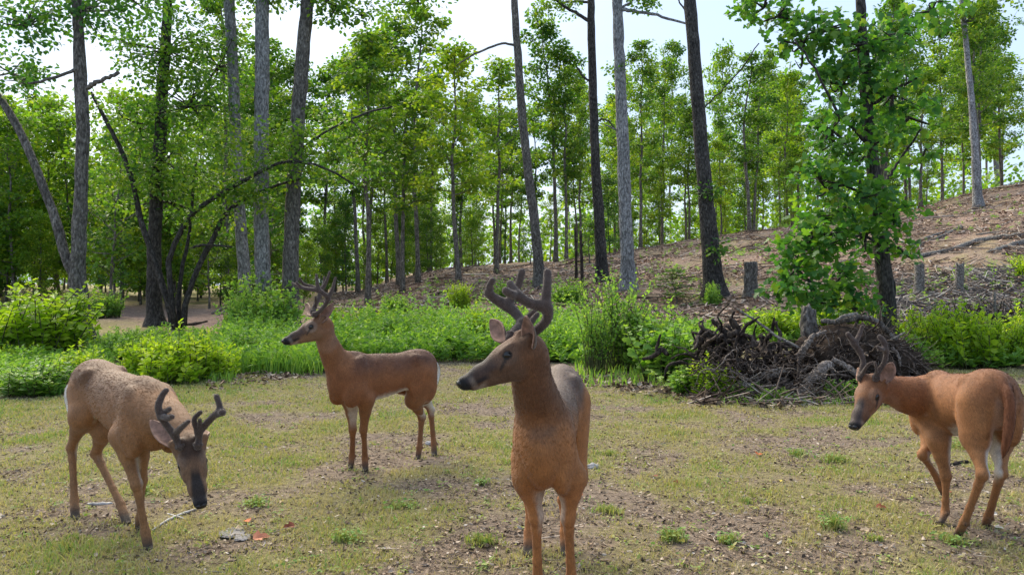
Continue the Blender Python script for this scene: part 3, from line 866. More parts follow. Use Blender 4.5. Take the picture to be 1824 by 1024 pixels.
def shrub(px, py, wpx, hpx, kind, mat, label, group='shrubs round the clearing', name='shrub', dy=0.0, Yfix=None):
    g = ground_at(px, py) if Yfix is None else on_ground((px - 912) / FPX * Yfix, Yfix)
    if dy: g = on_ground(g[0] * (g[1] + dy) / g[1], g[1] + dy)
    s = FPX / g[1]
    r = empty(name, g - np.array([0, 0, .03]), label, 'shrub', group)
    r.scale = (wpx / s / 1.15, wpx / s / 1.15, hpx / s / .82)
    r.rotation_euler = (0, 0, RNG.uniform(0, 6.28))
    me = SHR[(kind, mat.name)][int(RNG.integers(0, 2))]
    o = obj('stems', me[0], r); o['kind'] = 'stuff'
    o = obj('foliage', me[1], r); o['kind'] = 'stuff'
    return r

F, Wd = M_LEAF_FRESH, M_WEED
for a in (
    (50, 634, 220, 128, 'round', F, 'big rounded yellow-green shrub at the left edge'),
    (112, 628, 110, 95, 'upright', F, 'upright yellow-green shrub against the forked tree'),
    (16, 652, 46, 38, 'upright', F, 'small bright shoots at the far left in front of the big rounded shrub'),
    (58, 650, 40, 36, 'upright', F, 'tiny bright sprig right of the shoots at the far left'),
    (70, 702, 150, 66, 'round', Wd, 'low green shrub in front at left, behind the lowered-head buck'),
    (140, 690, 110, 72, 'upright', F, 'leafy shrub rising just behind the lowered-head buck\'s back'),
    (262, 672, 95, 76, 'upright', F, 'left end of the brightest shrub row, beside the lowered-head buck'),
    (315, 682, 130, 92, 'upright', F, 'brightest upright shrub in the row left of the side-on buck'),
    (378, 676, 90, 76, 'upright', F, 'right end of the brightest shrub row, next to the tall grass'),
    (250, 618, 80, 36, 'round', Wd, 'low plant at the foot of the dark-trunked leafy tree'),
    (455, 596, 92, 128, 'broad', Wd, 'ivy-like bush climbing the middle grey trunk'),
    (492, 598, 80, 100, 'broad', Wd, 'leafy bush between the middle and rightmost grey trunks'),
    (425, 600, 60, 84, 'round', Wd, 'bush at the foot of the leftmost grey trunk'),
    (1062, 668, 96, 140, 'open', Wd, 'tall loose bush with bare stems right of the closest buck'),
    (1100, 660, 120, 166, 'open', Wd, 'tallest loose bush, in front of the pale grey trunk'),
    (1145, 660, 120, 130, 'round', Wd, 'rounded bush right of the tallest loose bush'),
    (1196, 676, 150, 130, 'broad', Wd, 'broad-leaved bush left of the dark root tangle'),
    (1240, 682, 110, 100, 'broad', Wd, 'lower broad-leaved bush touching the dark root tangle'),
    (1266, 706, 84, 66, 'upright', F, 'small bright plant in front of the broad-leaved bushes'),
    (1318, 708, 60, 40, 'broad', Wd, 'low broad-leaved weed in front of the root tangle'),
    (1225, 700, 90, 62, 'broad', Wd, 'broad-leaved weed at the lawn edge left of the root tangle'),
    (1385, 604, 110, 58, 'round', F, 'yellow-green bush behind the uprooted stump, left of its stub'),
    (1492, 588, 92, 62, 'round', F, 'bright bush behind the uprooted stump, under the broad-leaved tree'),
    (1555, 600, 60, 46, 'upright', F, 'small bush at the left foot of the broad-leaved tree'),
    (1658, 648, 110, 104, 'round', F, 'bright bush right of the root ball'),
    (1718, 655, 120, 108, 'upright', F, 'bright bush above the stepping buck\'s back'),
    (1778, 652, 100, 92, 'round', F, 'bright bush above the stepping buck\'s rump'),
    (1826, 640, 90, 94, 'upright', F, 'bright bush at the right edge behind the stepping buck'),
    (1690, 610, 90, 44, 'round', Wd, 'low green plant behind the bright bushes at right'),
    (820, 552, 46, 50, 'round', F, 'small bright bush beside the dark fallen log at centre'),
    (706, 566, 60, 44, 'round', Wd, 'soft green bush left of the dark fallen log'),
    (905, 540, 50, 44, 'round', Wd, 'green bush behind the closest buck\'s antlers'),
    (1012, 548, 70, 50, 'round', Wd, 'bluish green bush on the slope right of the closest buck\'s antlers'),
    (1268, 546, 36, 44, 'upright', Wd, 'leafy sprig at the foot of the broad dark trunk'),
    (1830, 500, 46, 46, 'round', F, 'bush at the right edge beside the grey slash'),
    (1378, 716, 60, 28, 'upright', Wd, 'low weed at the front foot of the uprooted stump'),
    (1500, 712, 64, 40, 'upright', Wd, 'weed in front of the root ball beside the stepping buck\'s muzzle'),
    (545, 640, 80, 66, 'upright', Wd, 'leafy weed clump in front of the side-on buck\'s chest, by the tall grass'),
    (620, 626, 70, 58, 'upright', Wd, 'leafy weed clump behind the side-on buck\'s shoulder'),
    (705, 618, 84, 62, 'upright', Wd, 'leafy weed clump behind the middle of the side-on buck\'s back'),
    (800, 634, 90, 64, 'upright', Wd, 'leafy weed clump between the side-on buck\'s rump and the closest buck\'s nose'),
    (852, 612, 80, 64, 'upright', F, 'bright weed clump just above the closest buck\'s muzzle'),
    (990, 640, 70, 66, 'upright', Wd, 'leafy weed clump right of the closest buck\'s ears'),
    (440, 650, 90, 70, 'upright', Wd, 'leafy weed clump left of the tall grass'),
    (215, 640, 80, 50, 'upright', Wd, 'weed clump between the forked tree and the bright shrub row'),
    (190, 566, 60, 50, 'round', Wd, 'dark bush by the bare track right of the forked tree'),
    (590, 610, 70, 60, 'upright', F, 'bright plant behind the side-on buck\'s neck'),
    (770, 598, 80, 44, 'upright', F, 'bright plant in the weeds above the side-on buck\'s rump'),
    (660, 588, 76, 40, 'upright', F, 'bright plant in the weeds above the side-on buck\'s shoulder'),
):
    shrub(*a)

# --- the bed of weeds along the back of the clearing: too many to count
def weed_bed(name, mat, regions, size, aspect, per, spread, tone=None, stems=False, tpl=(LT, LQ), up=.35):
    ac = Acc()
    for (px0, px1, py0, py1, n, h0, h1) in regions:
        gs = []
        ya = ground_at((px0 + px1) / 2, py1)[1]; yb = ground_at((px0 + px1) / 2, py0)[1]
        y = RNG.uniform(ya, yb, n * 2)
        x = (RNG.uniform(px0, px1, n * 2) - 912) / FPX * y
        keep = fbm(x, y, .9, 4.4, 2) > -.28 + RNG.normal(0, .2, n * 2)
        x, y = x[keep][:n], y[keep][:n]
        b = np.stack([x, y, terrain(x, y) - .02], 1)
        shoots(RNG, b, (h0 + (h1 - h0) * RNG.uniform(0, 1, len(x)) ** 1.7) * (1 + .65 * np.clip(fbm(x, y, .8, 9.0, 2), -.8, 1)), spread, per, size, aspect, ac, None, tone=tone, up=up, tpl=tpl)
    return tag(obj(name, ac.mesh(name, mat)), kind='stuff')

weed_bed('weeds', M_WEED, [(395, 600, 606, 668, 1000, .25, .75), (560, 1040, 588, 646, 2500, .25, .95), (1020, 1280, 596, 652, 900, .3, .6), (150, 420, 606, 650, 500, .18, .4),
                           (1600, 1860, 592, 660, 700, .3, .55), (930, 1030, 620, 650, 200, .3, .5), (-40, 180, 640, 700, 500, .15, .35), (1330, 1440, 580, 620, 250, .3, .5)], .15, .22, 13, .34, up=.7)
weed_bed('hill_weeds', M_WEED, [(560, 1000, 505, 560, 160, .15, .5), (1000, 1320, 450, 560, 200, .15, .5), (1300, 1460, 430, 470, 90, .1, .3), (1590, 1830, 480, 560, 200, .12, .4), (1640, 1830, 350, 420, 60, .1, .3)], .12, .22, 12, .5)
# tall grass in front of the weeds
tg = Acc()
def blades(acc, x, y, z, h, w, lean, rnd):
    n = len(x)
    a = RNG.uniform(0, 2 * np.pi, n)
    s = np.stack([np.cos(a), np.sin(a), np.zeros(n)], 1)
    la = RNG.uniform(0, 2 * np.pi, n)
    d = np.stack([np.cos(la), np.sin(la), np.zeros(n)], 1) * (lean * RNG.uniform(.2, 1.3, n))[:, None]
    b = np.stack([x, y, z], 1)
    hh = h[:, None]; ww = w[:, None]
    up = np.array([0, 0, 1.0])
    v = np.stack([b - s * ww, b + s * ww, b + (up * .62 + d * .45) * hh + s * ww * .75, b + (up * .62 + d * .45) * hh - s * ww * .75, b + (up * (1 - .22 * lean[:, None]) + d * 1.15) * hh], 1)
    i = np.arange(n)[:, None] * 5
    acc.add(v.reshape(-1, 3), [i + np.array([[0, 1, 2, 3]]), i + np.array([[3, 2, 4]])], np.repeat(rnd, 5))
for (px0, px1, py0, py1, n, h0, h1) in ((398, 575, 618, 668, 3800, .28, .55), (560, 900, 615, 645, 1800, .2, .42), (-30, 200, 640, 706, 2500, .12, .3), (190, 420, 660, 684, 1500, .1, .25), (1280, 1560, 690, 722, 1300, .05, .16), (1020, 1290, 640, 690, 1200, .1, .25)):
    ya = ground_at((px0 + px1) / 2, py1)[1]; yb = ground_at((px0 + px1) / 2, py0)[1]
    y = RNG.uniform(ya, yb, n); x = (RNG.uniform(px0, px1, n) - 912) / FPX * y
    blades(tg, x, y, terrain(x, y) - .02, RNG.uniform(h0, h1, n), np.full(n, .008), RNG.uniform(.2, .7, n), RNG.uniform(.1, .85, n))
tag(obj('tall_grass', tg.mesh('tall_grass', M_WEED)), kind='stuff')
# ------------------------------------------------------------------ stumps, logs, roots and slash
def log(name, label, cat, pts, mat, group=None, seg=9, rough=.05, Y=None, parts=None, sag=None):
    """pts: (px, py, width px, Y)."""
    p = np.array([[*at(q[0], q[1], q[3]), q[2] * .5 / FPX * q[3]] for q in pts])
    base = p[:, :3].mean(0)
    pr = resample(p, 4 * len(p))
    rng = np.random.default_rng(int(pts[0][0]) + int(pts[0][1]))
    pr[:, :3] += rng.normal(0, .16, (len(pr), 3)) * pr[:, 3:4]
    a = Acc().add(*tube(pr[:, :3] - base, np.maximum(pr[:, 3], .004), seg, rough, rng))
    return tag(obj(name, a.mesh(name, mat), None, base), label, cat, group)

def lay(px, py, lift=0.0):
    g = ground_at(px, py)
    return g[1]

def ground_log(name, label, cat, pts, mat, group=None, **kw):
    """A log lying on the ground; its depth is taken from where its foot line meets the ground."""
    return log(name, label, cat, [(q[0], q[1], q[2], ground_at(q[0], q[1] + q[2] * .4)[1]) for q in pts], mat, group, **kw)

def stump(name, label, px, py, wpx, hpx, mat, group=None, jag=.10, seed=1):
    g = ground_at(px, py)
    r = wpx * .5 / FPX * g[1]; h = hpx / FPX * g[1]
    rng = np.random.default_rng(seed)
    n, seg = 14, 20
    t = np.linspace(0, 1, n)
    rad = r * (1 + .55 * np.exp(-t * 7) - .05 * t)
    path = np.column_stack([rng.normal(0, .01, n).cumsum() * .5, rng.normal(0, .01, n).cumsum() * .5, -.1 + t * (h + .1)])
    v, pl = tube(path, rad, seg, .035, rng)
    top = np.arange((n - 1) * seg, n * seg)
    v[top, 2] += rng.uniform(-jag, jag, seg) * .6 * h * .3
    ang = np.arange(seg)
    flare = (1 + .28 * np.abs(np.sin(ang * .5 * np.pi * .55 + seed)))
    for k in range(4):
        s = slice(k * seg, (k + 1) * seg)
        c = path[k]
        v[s, :2] = c[:2] + (v[s, :2] - c[:2]) * (1 + (flare[:, None] - 1) * (1 - k / 4))
    return tag(obj(name, Acc().add(v, pl).mesh(name, mat), None, g), label, 'stump', group)

stump('tree_stump', 'upright cut stump right of the broad dark trunk', 1338, 531, 24, 64, M_BARK_BROWN, seed=3)
stump('dead_stump', 'grey rotten stump in the slash nearest the broad-leaved tree', 1637, 528, 17, 56, M_DEADWOOD, 'grey stumps in the slash', .4, 5)
stump('dead_stump', 'grey rotten stump further right in the slash', 1708, 526, 15, 54, M_DEADWOOD, 'grey stumps in the slash', .4, 6)

GL = 'logs and poles on the hillside'
for lab, pts, mat in (
    ('long pale pole lying across the slope at the right edge', [(1622, 458, 7), (1690, 445, 9), (1745, 428, 9), (1800, 421, 9), (1850, 418, 8)], M_DEADWOOD),
    ('short thick pale log at the right edge below the long pole', [(1762, 449, 10), (1800, 438, 12), (1850, 424, 12)], M_DEADWOOD),
    ('thin pole under the thick pale log at the right edge', [(1785, 452, 5), (1815, 446, 6), (1850, 432, 6)], M_DEADWOOD),
    ('slanting pale pole close to the broad-leaved tree', [(1605, 456, 5), (1640, 436, 6), (1680, 420, 5), (1712, 402, 4)], M_DEADWOOD),
    ('thin bent pole crossing the slanting one', [(1615, 440, 4), (1655, 422, 5), (1715, 405, 4)], M_DEADWOOD),
    ('thin branch high on the slope right of the broad-leaved tree', [(1738, 418, 3), (1775, 414, 4), (1810, 412, 3)], M_DEADWOOD),
    ('bleached log lying between the two grey stumps', [(1648, 476, 6), (1680, 478, 8), (1706, 487, 7)], M_DEADWOOD),
    ('long grey pole running right from the second grey stump', [(1716, 494, 6), (1760, 482, 7), (1830, 470, 8)], M_DEADWOOD),
    ('short pale log at the foot of the nearer grey stump', [(1612, 516, 7), (1632, 524, 8)], M_DEADWOOD),
    ('pale pole at the right edge above the bushes', [(1780, 516, 5), (1815, 517, 6), (1850, 516, 6)], M_DEADWOOD),
    ('dark fallen log at the foot of the slope near the centre', [(766, 560, 9), (790, 548, 11), (812, 538, 9)], M_DEADDARK),
    ('grey split log beside the dark fallen one', [(786, 566, 9), (806, 556, 10), (822, 546, 8)], M_DEADWOOD),
    ('long low log left of the dark fallen one', [(618, 552, 5), (655, 549, 7), (700, 552, 6)], M_DEADWOOD),
    ('dark low log behind the long low one', [(630, 556, 4), (665, 557, 6), (692, 556, 5)], M_DEADDARK),
    ('thin log high on the middle of the slope', [(762, 528, 4), (792, 520, 6), (800, 516, 4)], M_DEADDARK),
    ('reddish log by the bare track right of the forked tree', [(158, 556, 8), (178, 554, 9), (186, 552, 7)], M_BARK_BROWN),
    ('dark pole lying along the bare track', [(330, 578, 4), (350, 576, 5), (368, 572, 4)], M_DEADDARK),
    ('pale brush stick beside the grey trunks', [(378, 558, 4), (395, 550, 5), (415, 540, 4)], M_DEADWOOD),
    ('bleached branch end right of the track', [(388, 562, 4), (402, 553, 4), (408, 546, 3)], M_DEADWOOD),
):
    ground_log('log', lab, 'log', pts, mat, GL)

# --- dead white forked branch standing in the weeds at right
r_ = ground_at(1775, 600); Yb = r_[1]
br = empty('dead_branch', r_, 'bleached forked branch standing upright in the weeds at right', 'branch')
for pts in ([(1775, 600, 5), (1772, 560, 6), (1771, 520, 5)], [(1772, 556, 5), (1762, 575, 4), (1756, 602, 3)], [(1772, 548, 4), (1755, 534, 3), (1718, 528, 2)], [(1773, 545, 3), (1785, 540, 3), (1796, 548, 2)], [(1774, 566, 4), (1779, 585, 4), (1778, 606, 3)]):
    p = np.array([[*at(q[0], q[1], Yb), q[2] * .5 / FPX * Yb] for q in pts]); pr = resample(p, 10)
    obj('limb', Acc().add(*tube(pr[:, :3] - r_, pr[:, 3], 6, .06, RNG)).mesh('limb', M_DEADWOOD), br)

# --- uprooted stump with its root ball, in front of the broad-leaved tree
Y0 = 10.6
gz0 = at(1530, 650, Y0)
c0 = np.array([gz0[0], Y0, 0.0])
rb = empty('uprooted_stump', c0, 'uprooted stump with a tall tangled root ball of dark earth', 'stump')
th = np.linspace(.0, np.pi, 40); ph = np.linspace(0, 2 * np.pi, 64, endpoint=False)
T, Ph = np.meshgrid(th, ph, indexing='ij')
dirs = np.stack([np.sin(T) * np.cos(Ph), np.sin(T) * np.sin(Ph), np.cos(T)], -1).reshape(-1, 3)
dis = np.array([mnoise.fractal(Vector(d) * 2.6, 1.0, 2.1, 4) for d in dirs.tolist()]) * .20 + np.array([mnoise.noise(Vector(d) * 13) for d in dirs.tolist()]) * .07
mv = dirs * (1 + dis)[:, None] * np.array([.86, .58, .60]) + np.array([-.02, .05, .24])
i = np.arange(39)[:, None] * 64; j = np.arange(64)[None, :]
mq = np.stack([i + j, i + 64 + j, i + 64 + (j + 1) % 64, i + (j + 1) % 64], -1).reshape(-1, 4)
M_EARTH = plain_material('dark_earth', (.040, .029, .023), 1.0, .05, 9.0, .45, 1.7, 1.0)
M_ROOT = bark_material('root_bark', (.024, .017, .014), (.080, .058, .048), (.18, .14, .12), 7.0, .4)
M_ROOTPALE = bark_material('pale_root', (.075, .058, .050), (.235, .19, .165), (.44, .38, .35), 13.0, .8)
obj('earth', Acc().add(mv, [mq]).mesh('earth', M_EARTH), rb)
def roots_on(parent, c, n, lo, hi, mat, name, rng, rad=(.012, .03), radii=(.86, .58, .60), off=(-.02, .05, .24), front=True, merge=None, az=None, grav=.5):
    acc = merge
    for k in range(n):
        d = rdir(rng, 1)[0]
        if front: d[1] = -abs(d[1])
        d[2] = d[2] * .8 + .15
        d = unit(d)
        p = np.asarray(off) + d * np.asarray(radii) * .9
        ln = rng.uniform(lo, hi)
        tang = unit(np.cross(d, rdir(rng, 1)[0]))
        pts = [p]
        v = unit(d * rng.uniform(.3, 1.0) + tang * .9)
        for s in range(7):
            v = unit(v + rng.normal(0, .34, 3) + np.array([0, 0, -grav * .22]))
            q = pts[-1] + v * ln / 7
            q[2] = max(q[2], .012)
            pts.append(q)
        pr = resample(np.array(pts), 14)
        r0 = rng.uniform(*rad)
        tb = tube(pr, np.linspace(r0, r0 * .3, 14) , 6, .08, rng)
        if acc is not None: acc.add(*tb)
        else: obj(name, Acc().add(*tb).mesh(name, mat), parent)
rr_ = np.random.default_rng(11)
roots_on(rb, c0, 46, .35, .9, M_ROOT, 'root', rr_, (.014, .032))
fa = Acc(); roots_on(rb, c0, 700, .15, .55, M_ROOT, 'root', rr_, (.004, .010), merge=fa)
o = obj('fine_roots', fa.mesh('fine_roots', M_ROOT), rb); o['kind'] = 'stuff'
fa = Acc(); roots_on(rb, c0, 190, .2, .6, M_ROOTPALE, 'root', rr_, (.005, .011), merge=fa)
o = obj('fine_roots', fa.mesh('fine_roots', M_ROOTPALE), rb); o['kind'] = 'stuff'
def rootpart(pts, mat):
    p = np.array([[*at(q[0], q[1], q[3]), q[2] * .5 / FPX * q[3]] for q in pts]); pr = resample(p, 4 * len(p))
    pr[:, :3] += rr_.normal(0, .18, (len(pr), 3)) * pr[:, 3:4]
    obj('root', Acc().add(*tube(pr[:, :3] - c0, np.maximum(pr[:, 3], .004), 9, .08, rr_)).mesh('root', mat), rb)
rootpart([(1414, 718, 12, 9.75), (1428, 696, 15, 9.80), (1446, 672, 17, 9.88), (1468, 656, 20, 9.95), (1490, 648, 13, 10.15)], M_ROOTPALE)
rootpart([(1482, 640, 9, 10.0), (1505, 652, 11, 9.95), (1530, 668, 13, 9.9), (1548, 684, 10, 9.9)], M_ROOTPALE)
rootpart([(1424, 640, 9, 10.05), (1434, 618, 12, 10.05), (1450, 598, 8, 10.15), (1470, 590, 5, 10.35)], M_ROOTPALE)
rootpart([(1475, 646, 7, 10.0), (1486, 672, 8, 9.9), (1496, 694, 6, 9.85)], M_ROOT)
rootpart([(1423, 640, 6, 10.0), (1422, 660, 5, 9.95), (1420, 680, 4, 9.9)], M_ROOT)
rootpart([(1588, 618, 6, 10.2), (1600, 632, 6, 10.1), (1604, 652, 4, 10.05)], M_ROOTPALE)
rootpart([(1560, 640, 6, 10.1), (1590, 655, 5, 10.05), (1608, 676, 4, 10.0)], M_ROOT)
# the grey stub of its trunk
pr = resample(np.array([[*at(1446, 604, 10.9), .14], [*at(1440, 578, 10.95), .112], [*at(1441, 548, 11.0), .100]]), 12)
v, pl = tube(pr[:, :3] - c0, pr[:, 3], 16, .06, rr_)
v[11 * 16:12 * 16, 2] += rr_.uniform(-.05, .06, 16)
obj('trunk', Acc().add(v, pl).mesh('trunk', M_BARK_BROWN), rb)

GP = 'branches lying about the uprooted stump'
for lab, pts, mat in (
    ('dark arched branch over the top of the root ball', [(1462, 573, 8, 10.6), (1500, 572, 10, 10.5), (1530, 565, 11, 10.5), (1560, 572, 11, 10.4), (1580, 590, 9, 10.4), (1598, 606, 7, 10.35)], M_BARK_BROWN),
    ('small grey branch leaning across the arched branch', [(1488, 572, 6, 10.4), (1508, 562, 7, 10.4), (1528, 558, 5, 10.4)], M_DEADWOOD),
    ('long thin pale branch slanting down left of the root ball', [(1312, 550, 3.5, 10.8), (1345, 570, 4.5, 10.6), (1380, 596, 5, 10.4), (1424, 620, 5.5, 10.2)], M_DEADWOOD),
    ('pale weathered log in front left of the root ball', [(1332, 682, 9, 9.95), (1365, 670, 11, 9.9), (1388, 662, 10, 9.9), (1406, 662, 6, 9.9)], M_ROOTPALE),
    ('dark grey log lying lowest in front left of the root ball', [(1298, 690, 9, 9.9), (1325, 688, 11, 9.85), (1352, 682, 10, 9.85)], M_DEADWOOD),
    ('yellowish stick on top of the pale weathered log', [(1352, 668, 4, 9.85), (1375, 660, 5, 9.85), (1392, 655, 4, 9.9)], M_ROOTPALE),
    ('curved twig in the pile, right of the lowest log', [(1365, 688, 4, 9.7), (1390, 694, 5, 9.7), (1412, 686, 4, 9.75)], M_ROOT),
    ('crooked root piece between the logs', [(1340, 700, 4, 9.6), (1365, 694, 5, 9.65), (1405, 676, 4, 9.75)], M_ROOT),
    ('thin branch lying right of the root ball behind the stepping buck', [(1590, 676, 6, 9.9), (1625, 673, 7, 9.9), (1668, 676, 6, 9.95)], M_DEADWOOD),
    ('thin grey branch sticking out right of the root ball', [(1585, 606, 3, 10.2), (1600, 598, 3.5, 10.2), (1612, 592, 2.5, 10.2)], M_DEADWOOD),
    ('dark broken limb poking out of the bushes at left of the tangle', [(1145, 640, 6, 11.3), (1168, 632, 9, 11.2), (1178, 622, 10, 11.2), (1190, 632, 7, 11.1)], M_DEADDARK),
    ('short dark fork above the broken limb in the bushes', [(1168, 632, 5, 11.2), (1172, 612, 6, 11.2), (1176, 596, 4, 11.2)], M_DEADDARK),
):
    log('branch', lab, 'branch', pts, mat, GP)

# --- tangle of charred upturned roots left of the root ball
c1 = np.array([*at(1310, 650, 10.7)[:2], 0.0])
tg_ = empty('root_tangle', c1, 'tangle of charred upturned roots left of the root ball', 'roots')
rr2 = np.random.default_rng(23)
def wild(acc_or_parent, p, v, ln, r0, mat, bend=.45, name='root'):
    pts = [p]
    for s in range(7):
        v = unit(v + rr2.normal(0, bend, 3))
        q = pts[-1] + v * ln / 7
        q[2] = max(q[2], .01); pts.append(q)
    pr = resample(np.array(pts), 13)
    tb = tube(pr, np.linspace(r0, r0 * .35, 13) * (1 + .25 * rr2.normal(size=13).clip(-1, 1)), 7, .12, rr2)
    if isinstance(acc_or_parent, Acc): acc_or_parent.add(*tb)
    else: obj(name, Acc().add(*tb).mesh(name, mat), acc_or_parent)
for k in range(90):
    px = rr2.uniform(1235, 1400); py = np.interp(px, [1235, 1300, 1400], [618, 618, 650]) + rr2.uniform(-20, 45)
    p = at(px, py, rr2.uniform(10.2, 11.1)) - c1; p[2] = max(p[2], .03)
    wild(tg_, p, unit([rr2.normal(0, .6), rr2.normal(0, .3), rr2.uniform(.2, 1.1)]), rr2.uniform(.3, .65), rr2.uniform(.022, .055), M_DEADDARK if rr2.uniform() < .75 else M_ROOT)
fa = Acc()
for k in range(480):
    px = rr2.uniform(1240, 1430); py = np.interp(px, [1240, 1300, 1430], [640, 625, 640]) + rr2.uniform(-10, 75)
    p = at(px, py, rr2.uniform(9.8, 10.9)) - c1; p[2] = max(p[2], .02)
    wild(fa, p, unit([rr2.normal(0, 1), rr2.normal(0, .6), rr2.normal(.1, .4)]), rr2.uniform(.12, .45), rr2.uniform(.006, .018), None)
o = obj('fine_roots', fa.mesh('fine_roots', M_ROOT), tg_); o['kind'] = 'stuff'
fa = Acc()
for k in range(150):
    px = rr2.uniform(1250, 1500); py = rr2.uniform(650, 712)
    p = at(px, py, rr2.uniform(9.5, 10.2)) - c1; p[2] = max(p[2], .015)
    wild(fa, p, unit([rr2.normal(0, 1), rr2.normal(0, .5), rr2.normal(-.05, .2)]), rr2.uniform(.12, .5), rr2.uniform(.005, .013), None, .3)
o = obj('fine_roots', fa.mesh('fine_roots', M_ROOTPALE), tg_); o['kind'] = 'stuff'
# heap of earth under the tangle
nx2, ny2 = 60, 34
hx = np.linspace(-1.5, 1.6, nx2); hy = np.linspace(-.95, .9, ny2)
HX, HY = np.meshgrid(hx, hy); HX, HY = HX.ravel(), HY.ravel()
hz = .42 * np.exp(-((HX - .25) / .75) ** 2 - ((HY - .1) / .5) ** 2) + .16 * fbm(HX, HY, 2.3, 2.0, 4) - .07
hz = hz * sstep(1.55, 1.0, np.abs(HX - .05)) * sstep(.9, .55, np.abs(HY)) - .03
i = np.arange(ny2 - 1)[:, None] * nx2; j = np.arange(nx2 - 1)[None, :]
tag(obj('earth_heap', mesh_np('earth_heap', np.stack([HX, HY, hz], 1), [np.stack([i + j, i + j + 1, i + nx2 + j + 1, i + nx2 + j], -1).reshape(-1, 4)], M_EARTH), tg_))

# --- dark brush at the right edge
c2 = ground_at(1790, 600)
bt = empty('brush_heap', c2, 'heap of dark dead brush in the weeds at the right edge', 'brush')
for nm, mat, n, r in (('twigs', M_DEADDARK, 260, (.006, .02)), ('twigs', M_DEADWOOD, 120, (.004, .012))):
    fa = Acc()
    for k in range(n):
        px = rr2.uniform(1690, 1850); py = rr2.uniform(560, 600)
        p = at(px, py, c2[1] + rr2.uniform(-.5, .8)) - c2; p[2] = max(p[2], .0)
        wild(fa, p, unit([rr2.normal(0, 1), rr2.normal(0, .5), rr2.uniform(-.1, .9)]), rr2.uniform(.25, .8), rr2.uniform(*r), None, .3)
    o = obj(nm, fa.mesh(nm, mat), bt); o['kind'] = 'stuff'

# --- slash and litter over the hillside: one mass
def stick_litter(name, n, sampler, ln, rad, mat, tilt=.15):
    acc = Acc()
    x, y = sampler(n)
    n = len(x)
    a = RNG.uniform(0, 2 * np.pi, n)
    L = RNG.uniform(*ln, n)
    d = np.stack([np.cos(a), np.sin(a), RNG.normal(0, tilt, n)], 1)
    r = RNG.uniform(*rad, n)
    c = np.stack([x, y, terrain(x, y) + r * .8 + .05 * (y > 17) + np.abs(d[:, 2]) * L * .3], 1)
    d[:, 2] += (terrain(x + d[:, 0] * .3, y + d[:, 1] * .3) - terrain(x, y)) / .3
    d = unit(d)
    s = unit(np.cross(d, [0, 0, 1.0])); u = np.cross(s, d)
    V = []
    for e, q in ((-.5, 1.0), (0, .95), (.5, .5)):
        jit = RNG.normal(0, .04, (n, 1)) * L[:, None] * (e == 0)
        for k in range(3):
            an = k * 2.094
            V.append(c + d * (e * L)[:, None] + s * jit + (s * math.cos(an) + u * math.sin(an)) * (r * q)[:, None])
    V = np.stack(V, 1)
    b = np.arange(n)[:, None] * 9
    qs = np.concatenate([b + np.array([[o_ + k, o_ + (k + 1) % 3, o_ + 3 + (k + 1) % 3, o_ + 3 + k]]) for o_ in (0, 3) for k in range(3)])
    acc.add(V.reshape(-1, 3), [qs], np.repeat(RNG.uniform(0, 1, n), 9))
    return tag(obj(name, acc.mesh(name, mat)), kind='stuff')

def rnd_material(name, stops, rough=.9):
    m, nt, out = new_mat(name)
    b = nd(nt, 'ShaderNodeBsdfPrincipled', Roughness=rough)
    b.inputs['Specular IOR Level'].default_value = .15
    a = nd(nt, 'ShaderNodeAttribute', _attribute_name='rnd')
    r = ramp(nt, stops, a.outputs['Fac'])
    tc = nd(nt, 'ShaderNodeTexCoord')
    n = nd(nt, 'ShaderNodeTexNoise', Scale=30.0, Detail=4.0)
    nt.links.new(tc.outputs['Object'], n.inputs['Vector'])
    r2 = ramp(nt, [(.3, (.7, .7, .7)), (.7, (1.25, 1.25, 1.25))], n.outputs['Fac'])
    nt.links.new(mixc(nt, 1.0, r.outputs['Color'], r2.outputs['Color'], 'MULTIPLY'), b.inputs['Base Color'])
    nt.links.new(b.outputs['BSDF'], out.inputs['Surface'])
    return m
M_STICK = rnd_material('stick_litter', [(0, (.05, .036, .028)), (.4, (.14, .10, .078)), (.75, (.27, .215, .18)), (1, (.46, .40, .355))])
M_FLAKE = rnd_material('leaf_litter', [(0, (.055, .040, .031)), (.3, (.16, .112, .080)), (.55, (.26, .19, .14)), (.85, (.35, .27, .205)), (.96, (.44, .37, .30)), (1, (.54, .48, .42))])
M_FLAKE_RED = rnd_material('red_litter', [(0, (.095, .062, .050)), (.35, (.28, .178, .135)), (.65, (.44, .295, .23)), (.88, (.56, .415, .345)), (1, (.64, .56, .50))])

M_STICK_GREY = rnd_material('grey_stick_litter', [(0, (.055, .046, .044)), (.4, (.14, .122, .118)), (.75, (.25, .225, .215)), (1, (.42, .39, .375))])
def hill_pts(n):
    y = 16 + 32 * RNG.uniform(0, 1, n * 2) ** 1.25; u = RNG.uniform(-.24, .74, n * 2)
    x = u * y
    k = fbm(x, y, .5, 6.0, 2) > RNG.normal(-.15, .25, n * 2)
    return x[k][:n], y[k][:n]
def slash_pts(n):
    y = RNG.uniform(17.5, 24, n); u = RNG.uniform(.47, .70, n); return u * y, y
def pile_pts(n):
    y = RNG.uniform(9.3, 11.2, n); px = RNG.uniform(1240, 1660, n); return (px - 912) / FPX * y, y
stick_litter('slash_sticks', 9000, hill_pts, (.15, 1.1), (.006, .022), M_STICK, .12)
stick_litter('grey_slash', 1900, slash_pts, (.15, .9), (.006, .020), M_STICK_GREY, .28)
stick_litter('hill_debris', 200, slash_pts, (.4, 1.8), (.010, .03), M_STICK_GREY, .12)
stick_litter('hill_branches', 300, hill_pts, (.7, 2.6), (.014, .042), M_STICK, .07)
stick_litter('pile_sticks', 1700, pile_pts, (.08, .7), (.004, .015), M_STICK, .35)

